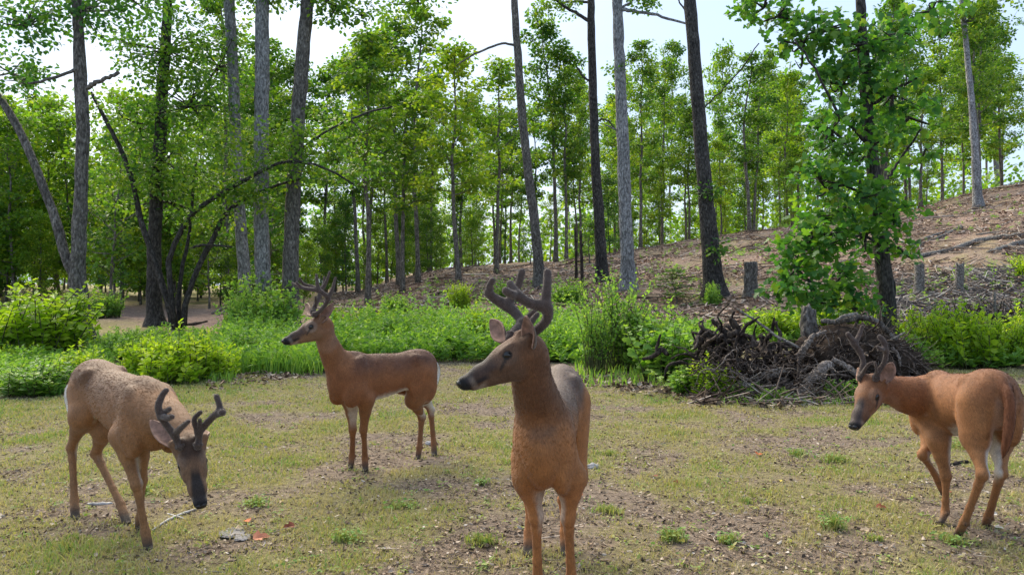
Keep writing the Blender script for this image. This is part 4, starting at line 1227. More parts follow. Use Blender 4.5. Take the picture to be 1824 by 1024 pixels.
def flake_litter(name, x, y, size, mat, lift=.004, curl=.6, rnd=None):
    n = len(x)
    acc = Acc()
    a = RNG.uniform(0, 2 * np.pi, n)
    ax = np.stack([np.cos(a), np.sin(a), RNG.normal(.05, .25, n)], 1)
    no = unit(np.array([0, 0, 1.0]) + RNG.normal(size=(n, 3)) * .38)
    c = np.stack([x, y, terrain(x, y) + lift + size * .12], 1)
    leaves(acc, c, ax, no, size, .36, RNG.uniform(0, 1, n) if rnd is None else rnd, fold=RNG.choice([-2.6, 2.8], n)[:, None, None] * curl)
    return tag(obj(name, acc.mesh(name, mat)), kind='stuff')
def edge_pts(n):
    pxa = RNG.uniform(0, 1, n)
    a = pxa < .6
    px = np.where(a, RNG.uniform(1030, 1420, n), RNG.uniform(370, 640, n)); py = np.where(a, np.interp(px, [1030, 1250, 1420], [672, 708, 718]), np.interp(px, [370, 640], [684, 650])) + RNG.normal(0, 7, n)
    y = CAM_H * FPX / (py - 500); return (px - 912) / FPX * y, y
x, y = edge_pts(1500)
flake_litter('edge_litter', x, y, RNG.uniform(.03, .11, len(x)), M_FLAKE, .01, 1.0)
x, y = hill_pts(36000)
flake_litter('hill_litter', x, y, RNG.uniform(.05, .17, len(x)), M_FLAKE_RED, .05, .9)
# ------------------------------------------------------------------ deer: implicit body grown over a posed skeleton
def sd_cone(p, a, b, ra, rb):
    ab = b - a
    L2 = np.dot(ab, ab) + 1e-12
    t = np.clip(((p - a) @ ab) / L2, 0, 1)
    return np.linalg.norm(p - a - t[..., None] * ab, axis=-1) - (ra + (rb - ra) * t)

def sd_ell(p, c, R, r):
    q = (p - c) @ R           # R columns = axes
    k0 = np.linalg.norm(q / r, axis=-1)
    k1 = np.linalg.norm(q / (r * r), axis=-1) + 1e-9
    return k0 * (k0 - 1.0) / k1

class Body:
    def __init__(s): s.p = []
    def cone(s, a, b, ra, rb, k=0.03, tag='torso'):
        s.p.append(('c', np.asarray(a, float), np.asarray(b, float), ra, rb, k, tag))
    def chain(s, pts, radii, k=0.02, tag='leg'):
        s.p.append(('h', [np.asarray(q, float) for q in pts], list(radii), None, None, k, tag))
    def ell(s, c, R, r, k=0.04, tag='torso'):
        s.p.append(('e', np.asarray(c, float), np.asarray(R, float), np.asarray(r, float), None, k, tag))
    def ev(s, pr, p):
        if pr[0] == 'c': return sd_cone(p, pr[1], pr[2], pr[3], pr[4])
        if pr[0] == 'h':
            d = None
            for i in range(len(pr[1]) - 1):
                e = sd_cone(p, pr[1][i], pr[1][i + 1], pr[2][i], pr[2][i + 1])
                d = e if d is None else np.minimum(d, e)
            return d
        return sd_ell(p, pr[1], pr[2], pr[3])
    def box(s, pr):
        if pr[0] == 'c':
            r = max(pr[3], pr[4])
            return np.minimum(pr[1], pr[2]) - r, np.maximum(pr[1], pr[2]) + r
        if pr[0] == 'h':
            q = np.array(pr[1]); r = max(pr[2])
            return q.min(0) - r, q.max(0) + r
        e = np.sqrt(((pr[2] * pr[3][None, :]) ** 2).sum(1))
        return pr[1] - e, pr[1] + e
    def polygonise(s, h, smooth=2):
        bx = [s.box(pr) for pr in s.p]
        lo = np.min([b[0] for b in bx], 0) - 4 * h
        hi = np.max([b[1] for b in bx], 0) + 4 * h
        n = np.ceil((hi - lo) / h).astype(int) + 1
        D = np.full(n, 9.0, np.float32)
        ax = [lo[i] + h * np.arange(n[i]) for i in range(3)]
        for pr, b in zip(s.p, bx):
            k = pr[5]
            m = k + 2.5 * h
            i0 = np.maximum(((b[0] - m - lo) / h).astype(int), 0)
            i1 = np.minimum(((b[1] + m - lo) / h).astype(int) + 2, n)
            g = np.stack(np.meshgrid(ax[0][i0[0]:i1[0]], ax[1][i0[1]:i1[1]], ax[2][i0[2]:i1[2]], indexing='ij'), -1)
            d = s.ev(pr, g)
            sl = tuple(slice(i0[q], i1[q]) for q in range(3))
            o = D[sl]
            hh = np.maximum(k - np.abs(o - d), 0) / k
            D[sl] = np.minimum(o, d) - hh * hh * k * 0.25
        return surface_nets(D, lo, h, smooth)
    def weights(s, v, tau=0.008):
        """Soft share of each tag at the vertices."""
        W = {}
        for pr in s.p:
            w = np.exp(-np.maximum(s.ev(pr, v), -0.02) / tau)
            W[pr[6]] = W.get(pr[6], 0) + w
        tot = sum(W.values())
        return {k: w / tot for k, w in W.items()}

def surface_nets(D, lo, h, smooth=2):
    ins = D < 0
    c = np.zeros(np.array(D.shape) - 1, np.int8)
    offs = [(i, j, k) for i in (0, 1) for j in (0, 1) for k in (0, 1)]
    n = np.array(D.shape) - 1
    for (i, j, k) in offs:
        c += ins[i:i + n[0], j:j + n[1], k:k + n[2]]
    idx = np.argwhere((c > 0) & (c < 8))
    vals = np.stack([D[idx[:, 0] + i, idx[:, 1] + j, idx[:, 2] + k] for (i, j, k) in offs], 1)
    acc = np.zeros((len(idx), 3)); cnt = np.zeros(len(idx))
    O = np.array(offs, float)
    for a in range(8):
        for b in range(a + 1, 8):
            if np.abs(O[a] - O[b]).sum() != 1: continue
            va, vb = vals[:, a], vals[:, b]
            x = (va < 0) != (vb < 0)
            t = np.where(x, va / np.where(x, va - vb, 1), 0)
            acc += x[:, None] * (O[a] + t[:, None] * (O[b] - O[a]))
            cnt += x
    V = (idx + acc / cnt[:, None]) * h + lo
    cid = np.full(n, -1, np.int32)
    cid[idx[:, 0], idx[:, 1], idx[:, 2]] = np.arange(len(idx))
    F = []
    for axis in range(3):
        a, b = (axis + 1) % 3, (axis + 2) % 3
        s0 = [slice(None)] * 3; s1 = [slice(None)] * 3
        s0[axis] = slice(0, -1); s1[axis] = slice(1, None)
        A, B = ins[tuple(s0)], ins[tuple(s1)]
        e = np.argwhere(A != B)
        e = e[(e[:, a] > 0) & (e[:, b] > 0) & (e[:, a] < n[a]) & (e[:, b] < n[b])]
        def cell(da, db):
            q = e.copy(); q[:, a] += da; q[:, b] += db
            return cid[q[:, 0], q[:, 1], q[:, 2]]
        f = np.stack([cell(-1, -1), cell(0, -1), cell(0, 0), cell(-1, 0)], 1)
        flip = ~A[e[:, 0], e[:, 1], e[:, 2]]
        f[flip] = f[flip][:, ::-1]
        F.append(f)
    F = np.concatenate(F)
    E = np.concatenate([F[:, [0, 1]], F[:, [1, 2]], F[:, [2, 3]], F[:, [3, 0]]])
    for it in range(smooth):
        for lam in (0.55, -0.56):
            S = np.zeros_like(V); N = np.zeros(len(V))
            for q in (0, 1, 2):
                S[:, q] = np.bincount(E[:, 0], V[E[:, 1], q], len(V)) + np.bincount(E[:, 1], V[E[:, 0], q], len(V))
            N = np.bincount(E[:, 0], minlength=len(V)) + np.bincount(E[:, 1], minlength=len(V))
            V = V + lam * (S / N[:, None] - V)
    return V, F

def vnormals(V, F):
    nf = np.cross(V[F[:, 2]] - V[F[:, 0]], V[F[:, 3]] - V[F[:, 1]])
    N = np.zeros_like(V)
    for c in range(4):
        for q in range(3):
            N[:, q] += np.bincount(F[:, c], nf[:, q], len(V))
    return unit(N)

# --- materials of the deer
def fur_material(name, sheen=0.10):
    m, nt, out = new_mat(name)
    b = nd(nt, 'ShaderNodeBsdfPrincipled', Roughness=0.72)
    b.inputs['Specular IOR Level'].default_value = 0.25
    b.inputs['Sheen Weight'].default_value = sheen
    b.inputs['Sheen Roughness'].default_value = 0.45
    b.inputs['Sheen Tint'].default_value = (0.9, 0.93, 1.0, 1)
    at_ = nd(nt, 'ShaderNodeAttribute', _attribute_name='col')
    tc = nd(nt, 'ShaderNodeTexCoord')
    mp = nd(nt, 'ShaderNodeMapping')
    mp.inputs['Scale'].default_value = (1, 1, 0.35)
    n1 = nd(nt, 'ShaderNodeTexNoise', Scale=170.0, Detail=4.0, Roughness=0.65)
    n2 = nd(nt, 'ShaderNodeTexNoise', Scale=14.0, Detail=5.0, Roughness=0.6)
    nt.links.new(tc.outputs['Object'], mp.inputs['Vector'])
    nt.links.new(mp.outputs['Vector'], n1.inputs['Vector'])
    nt.links.new(tc.outputs['Object'], n2.inputs['Vector'])
    r1 = ramp(nt, [(0.25, (0.62, 0.62, 0.62)), (0.75, (1.35, 1.33, 1.3))], n1.outputs['Fac'])
    r2 = ramp(nt, [(0.3, (0.8, 0.8, 0.82)), (0.7, (1.18, 1.16, 1.12))], n2.outputs['Fac'])
    c = mixc(nt, 1.0, at_.outputs['Color'], r1.outputs['Color'], 'MULTIPLY')
    c = mixc(nt, 1.0, c, r2.outputs['Color'], 'MULTIPLY')
    nt.links.new(c, b.inputs['Base Color'])
    bp = nd(nt, 'ShaderNodeBump', Strength=0.45, Distance=0.006)
    nt.links.new(n1.outputs['Fac'], bp.inputs['Height'])
    nt.links.new(bp.outputs['Normal'], b.inputs['Normal'])
    nt.links.new(b.outputs['BSDF'], out.inputs['Surface'])
    return m

M_FUR = fur_material('deer_fur')
M_HAIR, nt, out = new_mat('deer_hair')
b = nd(nt, 'ShaderNodeBsdfPrincipled', Roughness=.65)
b.inputs['Specular IOR Level'].default_value = .14
a = nd(nt, 'ShaderNodeAttribute', _attribute_name='col')
nt.links.new(a.outputs['Color'], b.inputs['Base Color'])
nt.links.new(b.outputs['BSDF'], out.inputs['Surface'])
M_VELVET = plain_material('antler_velvet', (0.072, 0.050, 0.043), 0.8, 0.15, 60, 0.7, 1.4, 0.3, sheen=0.3)
M_NOSE = plain_material('wet_nose', (.010, .009, .010), .28, .5, 160, .6, 1.5, .35)
M_EYE = plain_material('deer_eye', (0.008, 0.006, 0.005), 0.05, 0.5)
M_EAR_OUT = plain_material('ear_fur', (0.085, 0.052, 0.034), 0.8, 0.2, 70, 0.7, 1.3, 0.3, sheen=0.2)
M_EAR_IN = plain_material('ear_skin', (0.24, 0.135, 0.10), 0.7, 0.2, 34, 0.5, 1.4, 0.2, sheen=0.1)

def ear_mesh(base, tip, open_dir, width):
    """Cupped leaf-shaped ear from base to tip, opening towards open_dir."""
    base, tip = np.asarray(base), np.asarray(tip)
    a = tip - base
    L = np.linalg.norm(a); a = a / L
    o = np.asarray(open_dir, float); o = unit(o - a * np.dot(o, a))
    s = np.cross(a, o)
    nu, nv = 18, 13
    u = np.linspace(0, 1, nu)[:, None]
    v = np.linspace(-1, 1, nv)[None, :]
    w = width * 0.5 * np.interp(u, [0, .12, .3, .5, .68, .82, .92, .97, 1], [.36, .62, .93, 1.0, .88, .64, .38, .20, .03])
    ang = v * (1.75 - 1.0 * u)                  # rolled like a funnel at the base, flatter above
    x = w * np.sin(ang) / np.sin(np.minimum(1.5, (1.75 - 1.0 * u)))
    d = -w * (np.cos(ang) - 0.55) * (1.05 - 0.5 * u)
    bend = 0.10 * L * (u - 0.5) ** 2
    P = base + a * (u * L)[..., None] + s * x[..., None] + o * (d + bend * 0)[..., None]
    i = np.arange(nu - 1)[:, None] * nv; j = np.arange(nv - 1)[None, :]
    q = np.stack([i + j, i + nv + j, i + nv + j + 1, i + j + 1], -1).reshape(-1, 4)
    return P.reshape(-1, 3), q

def sphere_mesh(c, r, n=20):
    th = np.linspace(0, np.pi, n + 1)
    ph = np.linspace(0, 2 * np.pi, 2 * n, endpoint=False)
    T, Ph = np.meshgrid(th, ph, indexing='ij')
    v = np.stack([np.sin(T) * np.cos(Ph), np.sin(T) * np.sin(Ph), np.cos(T)], -1).reshape(-1, 3) * r + c
    i = np.arange(n)[:, None] * 2 * n; j = np.arange(2 * n)[None, :]; j2 = (j + 1) % (2 * n)
    return v, np.stack([i + j, i + 2 * n + j, i + 2 * n + j2, i + j2], -1).reshape(-1, 4)

COAT_GAIN = np.array([1.20, 1.09, 1.0])
DEER_FEET = []
def make_deer(sp):
    S, W_ = sp.get('S', 1.0), sp.get('W', 1.0)
    P, C = np.asarray(sp['P'], float), np.asarray(sp['C'], float)
    fv = C - P; fv[2] = 0
    L = np.linalg.norm(fv) / 0.60
    f = fv / np.linalg.norm(fv); up = np.array([0, 0, 1.0]); l = np.cross(up, f)
    R = np.stack([f, l, up], 1)
    dz = sp.get('dz', (0, 0))                 # lift of hips, shoulders
    def Bp(x, y, z):
        t = (x + 0.38) / 0.6
        q = P[:2] + f[:2] * (x + 0.38) * L + l[:2] * y * S * W_
        return np.array([q[0], q[1], z * S + dz[0] + (dz[1] - dz[0]) * t])
    def rr(a, b, c): return np.array([a * L, b * S * W_, c * S])
    def tilt(a):                               # pitch about the side axis
        ca, sa = math.cos(a), math.sin(a)
        return R @ np.array([[ca, 0, -sa], [0, 1, 0], [sa, 0, ca]])
    b = Body()
    b.ell(Bp(.20, 0, .728), R, rr(.36, .140, .186), .06)
    b.ell(Bp(.36, 0, .84), tilt(-.15), rr(.17, .065, .105), .06)
    b.ell(Bp(-.10, 0, .750), R, rr(.34, .135, .160), .08)
    b.ell(Bp(-.38, 0, .805), tilt(-.06), rr(.23, .128, .130), .06)
    b.ell(Bp(-.47, 0, .75), R, rr(.145, .125, .15), .06)
    b.ell(Bp(.425, 0, .715), tilt(.35), rr(.12, .105, .155), .06)
    for s in (1, -1):
        b.ell(Bp(.37, s * .092, .72), tilt(.25), rr(.100, .060, .19), .028)
        b.ell(Bp(.40, s * .098, .63), tilt(.5), rr(.085, .045, .10), .03)
        b.ell(Bp(.325, s * .066, .815), tilt(.4), rr(.042, .036, .105), .03)
        b.ell(Bp(-.42, s * .086, .69), tilt(-.25), rr(.145, .066, .195), .038)
        b.ell(Bp(-.33, s * .105, .66), tilt(.5), rr(.085, .030, .11), .05)
        b.ell(Bp(-.30, s * .098, .86), tilt(.3), rr(.05, .03, .04), .04)
    # head frame
    poll, nose = np.asarray(sp['poll'], float), np.asarray(sp['nose'], float)
    hx = nose - poll; hs = np.linalg.norm(hx) / 0.285; hx = unit(hx)
    hz = np.asarray(sp['hup'], float); hz = unit(hz - hx * np.dot(hz, hx)); hy = np.cross(hz, hx)
    H = np.stack([hx, hy, hz], 1)
    def Hp(x, y, z): return poll + hs * (H @ np.array([x, y, z]))
    hr = lambda *r: np.array(r) * hs
    def htilt(a):
        ca, sa = math.cos(a), math.sin(a)
        return H @ np.array([[ca, 0, -sa], [0, 1, 0], [sa, 0, ca]])
    # neck
    N0 = Bp(.40, 0, .775)
    N2 = Hp(.0, 0, -.085)
    nk = [N0] + [np.asarray(q, float) for q in sp['neck']] + [N2, Hp(.03, 0, -.08)]
    nr = [sp.get('n0', .128) * S] + list(sp['neck_r']) + [.066 * hs, .055 * hs]
    pts = resample(np.column_stack([np.array(nk), nr]), 22)
    b.chain([q[:3] for q in pts], [q[3] for q in pts], .05, 'neck')
    # head
    b.ell(Hp(.030, 0, -.052), H, hr(.078, .055, .052), .03 * hs, 'head')
    b.ell(Hp(.085, 0, -.046), H, hr(.065, .050, .042), .03 * hs, 'head')
    b.ell(Hp(.070, 0, -.090), htilt(.12), hr(.085, .040, .045), .03 * hs, 'head')
    b.cone(Hp(.10, 0, -.056), Hp(.20, 0, -.050), .046 * hs, .0355 * hs, .03 * hs, 'head')
    b.cone(Hp(.20, 0, -.050), Hp(.255, 0, -.044), .0355 * hs, .0275 * hs, .02 * hs, 'head')
    b.cone(Hp(.08, 0, -.112), Hp(.17, 0, -.085), .028 * hs, .021 * hs, .03 * hs, 'head')
    b.cone(Hp(.17, 0, -.085), Hp(.243, 0, -.070), .021 * hs, .0145 * hs, .012 * hs, 'head')
    b.ell(Hp(.268, 0, -.038), H, hr(.022, .025, .0225), .014 * hs, 'head')
    for s in (1, -1):
        b.ell(Hp(.078, s * .042, -.022), htilt(-.1), hr(.032, .013, .012), .014 * hs, 'head')
        b.ell(Hp(.105, s * .038, -.066), htilt(.2), hr(.05, .014, .016), .02 * hs, 'head')
        b.ell(Hp(.272, s * .013, -.030), H, hr(.012, .011, .012), .006 * hs, 'head')
        b.ell(Hp(-.005, s * .030, -.012), H, hr(.022, .018, .022), .015 * hs, 'head')
        b.cone(Hp(.0, s * .045, -.045), Hp(-.015, s * .065, -.035), .030 * hs, .020 * hs, .02 * hs, 'head')
    # legs
    feet = []
    for key, sgn, fore in (('FL', 1, True), ('FR', -1, True), ('HL', 1, False), ('HR', -1, False)):
        e, k, ft, hf = [np.asarray(q, float) for q in sp[key]]
        lift = sp.get('lift', {}).get(key, False)
        if not lift:
            hf[2] = 0.012
            if ft[2] < .07: ft[2] = .095
        q = sp.get('LR', 1.0)
        if fore:
            top = Bp(.37, sgn * .085, .66)
            seq = [top, e, e * .6 + k * .4, e * .15 + k * .85, k, k * .8 + ft * .2, k * .3 + ft * .7, ft]
            rad = [.070, .056, .045, .029, .030, .021, .0185, .0245]
        else:
            top = Bp(-.40, sgn * .085, .74)
            back = unit(np.array([-f[0], -f[1], .25]))
            seq = [top, e, e * .55 + k * .45, e * .12 + k * .88, k, k * .8 + ft * .2, k * .3 + ft * .7, ft]
            rad = [.085, .066, .042, .026, .031, .023, .0195, .0245]
        for i in range(len(seq) - 1):
            b.cone(seq[i], seq[i + 1], rad[i] * q * S, rad[i + 1] * q * S, .05 if i < 2 else .014, 'leg')
        if not fore:                           # tendon up the back to the point of the hock
            b.cone(k + (e - k) * .45 + back * .02, k + back * .012, .016 * S, .017 * S, .03, 'leg')
            b.ell(k + back * .016, R, np.array([.02, .019, .024]) * S, .015, 'leg')
        d = unit(np.array([hf[0] - ft[0], hf[1] - ft[1], 0]) + f * .08)
        bk = unit(np.array([-f[0], -f[1], 0]))
        b.cone(k * .85 + ft * .15 + bk * .013, k * .1 + ft * .9 + bk * .014, .0095 * S, .0115 * S, .007, 'leg')      # tendon behind the cannon bone
        if fore:
            b.ell(k - bk * .006, R, np.array([.026, .027, .038]) * S, .012, 'leg')
            b.cone(seq[1] + bk * .03, k * .75 + e * .25 + bk * .006, .030 * S, .016 * S, .02, 'leg')
        for s in (1, -1):
            b.ell(ft + bk * .026 + np.cross(up, d) * s * .012 + np.array([0, 0, -.006]), R, np.array([.008, .007, .012]) * S, .004, 'hoof')
        sd = np.cross(up, d)
        for s in (1, -1):
            mid = ft * .45 + hf * .55
            b.cone(ft + sd * s * .006, mid + sd * s * .010, .020 * S, .0165 * S, .012, 'leg')
            b.cone(mid + sd * s * .010, hf + sd * s * .011 + np.array([0, 0, .006]), .0165 * S, .015 * S, .006, 'hoof')
            b.cone(hf + sd * s * .011 + np.array([0, 0, .002]), hf + sd * s * .008 + d * .030 + np.array([0, 0, -.002]), .0145 * S, .008 * S, .006, 'hoof')
        feet.append(hf)
        if not lift: DEER_FEET.append(hf)
    # tail
    tl = [np.asarray(q, float) for q in sp['tail']]
    tb = Bp(-.55, 0, .85)
    tp = resample(np.array([tb] + tl), 20)
    trd = np.interp(np.linspace(0, 1, 20), [0, .25, .6, .85, 1], [.028, .033, .036, .024, .006]) * sp.get('tail_r', 1.0)
    b.chain(tp, trd, .035, 'tail')
    V, F = b.polygonise(sp.get('h', .0065))
    N = vnormals(V, F)
    # ---- coat, painted by place on the body
    w = b.weights(V)
    z0 = np.zeros(len(V))
    wt = {k: w.get(k, z0) for k in ('torso', 'neck', 'head', 'leg', 'hoof', 'tail')}
    rel = V - P
    bx = (rel[:, :2] @ f[:2]) / L - .38
    by = (rel[:, :2] @ l[:2]) / S
    bz = V[:, 2] / S
    ny = N @ l; nx = N @ f; nz = N[:, 2]
    h = (V - poll) @ H / hs
    hxx, hyy, hzz = h[:, 0], np.abs(h[:, 1]), h[:, 2]
    hny = N @ hy; hnz = N @ hz
    c_ = {k: np.array(v) * (1.0 if k == 'white' else COAT_GAIN) for k, v in sp['coat'].items()}
    def lerp(a, b_, t): return a + (b_ - a) * np.clip(t, 0, 1)[:, None]
    one = np.ones((len(V), 1))
    wob = np.array([mnoise.noise(Vector(q) * 9.0) for q in V.tolist()]) * .5 + np.array([mnoise.noise(Vector(q) * 33.0) for q in V.tolist()]) * .25
    body = lerp(one * c_['flank'], one * c_['back'], sstep(.70, .90, bz + wob * .10))
    body = lerp(body, one * c_['white'], sstep(.5, .88, -nz + wob * .25) * sstep(.70, .62, bz) * sstep(-.55, -.3, bx) * sstep(.30, .16, bx))
    # pale between hind legs and under the tail
    body = lerp(body, one * c_['white'], sstep(.35, .8, -nx) * sstep(.075, .045, np.abs(by)) * sstep(-.4, -.5, bx) * sstep(.85, .80, bz) * sp.get('rump_white', .9))
    neck = lerp(one * c_['neck'], one * c_['flank'], sstep(.95 * S, .72 * S, V[:, 2]) if not sp.get('low') else sstep(.35, .10, np.linalg.norm(V - N0, axis=1)) )
    neck = lerp(neck, one * (c_['white'] * .8 + c_['neck'] * .2), sstep(.13, .08, np.linalg.norm((V - Hp(.055, 0, -.165)) / hs, axis=1) + wob * .05) * sp.get('throat', .12))
    leg = lerp(one * c_['leg'], one * c_['flank'], sstep(.50, .64, bz))
    inside = sstep(.15, .7, -np.sign(by) * ny + wob * .3) * sstep(.30, .42, bz) * sstep(.75, .62, bz)
    hind = bx < -.1
    leg = lerp(leg, one * c_['white'], inside * np.where(hind, .9, .65))
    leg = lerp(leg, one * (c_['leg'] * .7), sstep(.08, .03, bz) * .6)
    tail = lerp(one * c_['tail'], one * np.array([.72, .70, .68]), sstep(.0, .5, nx * (sp.get('tail_white', .6) >= 0) + np.abs(ny) * sp.get('tail_white', .6) + wob * .2 - .2) * (sp.get('tail_white', .6) >= 0))
    head = one * c_['head']
    head = lerp(head, one * c_['crown'], sstep(.045, -.025, np.abs(hxx - .03) - .045 + wob * .03) * sstep(-.06, -.015, hzz) * sstep(.06, .03, hyy))
    head = lerp(head, one * c_['muzzle'], sstep(.10, .16, hxx + wob * .03) * sstep(-.085, -.045, hzz) * np.clip(1.0 - sstep(.0, .014, hyy - np.interp(hxx, [.08, .26], [.004, .026])) * sp.get('cheeky', .35), 0, 1))
    head = lerp(head, one * c_['cheek'], sstep(-.052, -.075, hzz) * sstep(.26, .22, hxx) * .8)
    head = lerp(head, one * (c_['white'] * .75), sstep(-.072, -.082, hzz + (hxx - .22) * .15) * sstep(.19, .225, hxx) * .5)
    head = lerp(head, one * (c_['muzzle'] * .8), sstep(.012, .004, np.abs(hzz + .064 + (hxx - .2) * -.12)) * sstep(.17, .20, hxx))   # mouth line
    head = lerp(head, one * (c_['white'] * .55 + c_['head'] * .45), sstep(.018, .008, np.abs(np.sqrt((hxx - .086) ** 2 + (hzz + .038) ** 2) - .027)) * sstep(.02, .035, hyy) * sp.get('ring', .22))
    tear = sstep(.011, .004, np.abs((hzz + .055) + (hxx - .112) * .55)) * sstep(.092, .10, hxx) * sstep(.150, .13, hxx) * sstep(.012, .025, hyy)
    head = lerp(head, one * np.array([.02, .016, .015]), tear * .8)
    head = lerp(head, one * np.array([.014, .012, .011]), sstep(.021, .016, np.sqrt((hxx - .088) ** 2 + ((hzz + .040) * 1.15) ** 2)) * sstep(.02, .03, hyy))
    head = lerp(head, one * (c_['white'] * .5 + c_['head'] * .5), sstep(.226, .238, hxx) * sstep(.256, .246, hxx) * sstep(-.02, -.045, hzz) * .35)
    head = lerp(head, one * np.array([.010, .009, .010]), sstep(.256, .266, hxx - .1 * (hzz + .035)))
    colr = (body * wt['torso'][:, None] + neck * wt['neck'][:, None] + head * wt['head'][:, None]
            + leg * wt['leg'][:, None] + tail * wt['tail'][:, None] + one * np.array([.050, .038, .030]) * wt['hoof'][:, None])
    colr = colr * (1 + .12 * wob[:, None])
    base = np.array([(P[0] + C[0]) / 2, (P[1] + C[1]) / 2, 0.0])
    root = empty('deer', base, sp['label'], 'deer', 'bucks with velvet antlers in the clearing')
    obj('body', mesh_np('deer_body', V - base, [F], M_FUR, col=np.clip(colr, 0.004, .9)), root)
    # short lying hair, following the run of the coat
    rg_ = np.random.default_rng(5)
    tri = np.concatenate([F[:, [0, 1, 2]], F[:, [0, 2, 3]]])
    ar = np.linalg.norm(np.cross(V[tri[:, 1]] - V[tri[:, 0]], V[tri[:, 2]] - V[tri[:, 0]]), axis=1)
    nh = sp.get('hairs', 42000)
    tsel = tri[rg_.choice(len(tri), nh, p=ar / ar.sum())]
    bw = rg_.dirichlet((1, 1, 1), nh)
    hp = (V[tsel] * bw[..., None]).sum(1); hn = unit((N[tsel] * bw[..., None]).sum(1)); hc = (colr[tsel] * bw[..., None]).sum(1)
    wl_ = {k: (wt[k][tsel] * bw).sum(1)[:, None] for k in wt}
    flow = (wl_['torso'] * (-f * .85 + np.array([0, 0, -.5])) + wl_['neck'] * (unit(N0 - N2) * .9 + np.array([0, 0, -.35])) + wl_['head'] * (-hx)
            + (wl_['leg'] + wl_['hoof']) * np.array([0, 0, -1.0]) + wl_['tail'] * np.array([0, 0, -1.0]))
    flow = unit(flow - hn * (flow * hn).sum(1)[:, None])
    flow = unit(flow + rg_.normal(0, .16, (nh, 3)) + hn * .05)
    hl = (.017 * wl_['torso'] + .015 * wl_['neck'] + .007 * wl_['head'] + .008 * wl_['leg'] + .001 * wl_['hoof'] + .020 * wl_['tail'])[:, 0] * rg_.uniform(.6, 1.3, nh)
    hl = hl * np.where(((hp - Hp(.088, 0, -.04)) ** 2).sum(1) < (.075 * hs) ** 2, .6, 1)
    sd_ = unit(np.cross(flow, hn)) * (.0011 * sp.get('hw', 1.0))
    hv = np.stack([hp - sd_, hp + sd_, hp + flow * hl[:, None] * .6 + sd_ * .7, hp + flow * hl[:, None] - hn * (hl * .10)[:, None]], 1).reshape(-1, 3)
    hcol = np.repeat(np.clip(hc * rg_.lognormal(.05, .17, (nh, 1)), .003, .9), 4, 0)
    hq = np.arange(nh)[:, None] * 4 + np.array([[0, 1, 2, 3]])
    o = obj('coat', mesh_np('deer_coat', hv - base, [hq], M_HAIR, col=hcol), root); o['kind'] = 'stuff'
    for s in (1, -1):
        v, q = sphere_mesh(Hp(.087, s * .0455, -.040), .0165 * hs)
        obj('eye', mesh_np('deer_eye', v - base, [q], M_EYE), root)
    for s, key in ((1, 'ear_L'), (-1, 'ear_R')):
        bs, tip, od, wd = sp[key]
        if bs is None: bs = Hp(-.012, s * .058, -.040)
        v, q = ear_mesh(bs, tip, od, wd)
        e = obj('ear', mesh_np('deer_ear', v - base, [q], [M_EAR_OUT, M_EAR_IN]), root)
        so = e.modifiers.new('thickness', 'SOLIDIFY')
        so.thickness = .007; so.offset = 1.0; so.material_offset = 1; so.material_offset_rim = 1
    nb = Body()
    nb.ell(Hp(.272, 0, -.036), H, hr(.0200, .0235, .0185), .01 * hs)
    for s in (1, -1):
        nb.ell(Hp(.279, s * .012, -.031), H, hr(.012, .0105, .0115), .006 * hs)
    v, q = nb.polygonise(.0026, 2)
    obj('nose', mesh_np('deer_nose', v - base, [q], M_NOSE), root)
    for lines in sp['antlers']:
        a = Body()
        for pts, rad in lines:
            pr = resample(np.column_stack([np.array(pts), rad]), max(6, 7 * len(pts)))
            a.chain([q[:3] for q in pr], [max(q[3], .004) for q in pr], .014, 'antler')
        p0, r0 = np.array(lines[0][0][0]), lines[0][1][0]
        dirn = unit(np.array(lines[0][0][1]) - p0)
        for ang in np.linspace(0, 2 * np.pi, 9)[:-1]:            # the burr: a knobbly ring at the base
            u = unit(np.cross(dirn, [0.3, .9, .1])); vv = np.cross(dirn, u)
            a.ell(p0 + dirn * .012 + (u * math.cos(ang) + vv * math.sin(ang)) * r0 * .95, np.eye(3), np.full(3, r0 * .45), .006, 'antler')
        v, q = a.polygonise(.0042, 2)
        an = obj('antler', mesh_np('deer_antler', v - base, [q], M_VELVET), root)
        vn = vnormals(v, q); nz_ = 9000
        k_ = rg_.integers(0, len(v), nz_)
        fd = unit(vn[k_] + rg_.normal(0, .45, (nz_, 3))); fl = rg_.uniform(.0025, .0055, nz_)[:, None]
        ss = unit(np.cross(fd, rdir(rg_, nz_))) * .0006
        fz = np.stack([v[k_] - ss, v[k_] + ss, v[k_] + fd * fl], 1).reshape(-1, 3)
        fo_ = obj('velvet', mesh_np('deer_velvet', fz - base, [np.arange(nz_ * 3).reshape(-1, 3)], M_HAIR, col=np.repeat(np.array([[.17, .13, .115]]) * rg_.uniform(.6, 1.3, (nz_, 1)), 3, 0)), an)
        fo_['kind'] = 'stuff'
    return root

def tr(Y, *pts):
    """Traced points: (px, py[, dY]) about the distance Y."""
    return [at(q[0], q[1], Y + (q[2] if len(q) > 2 else 0)) for q in pts]

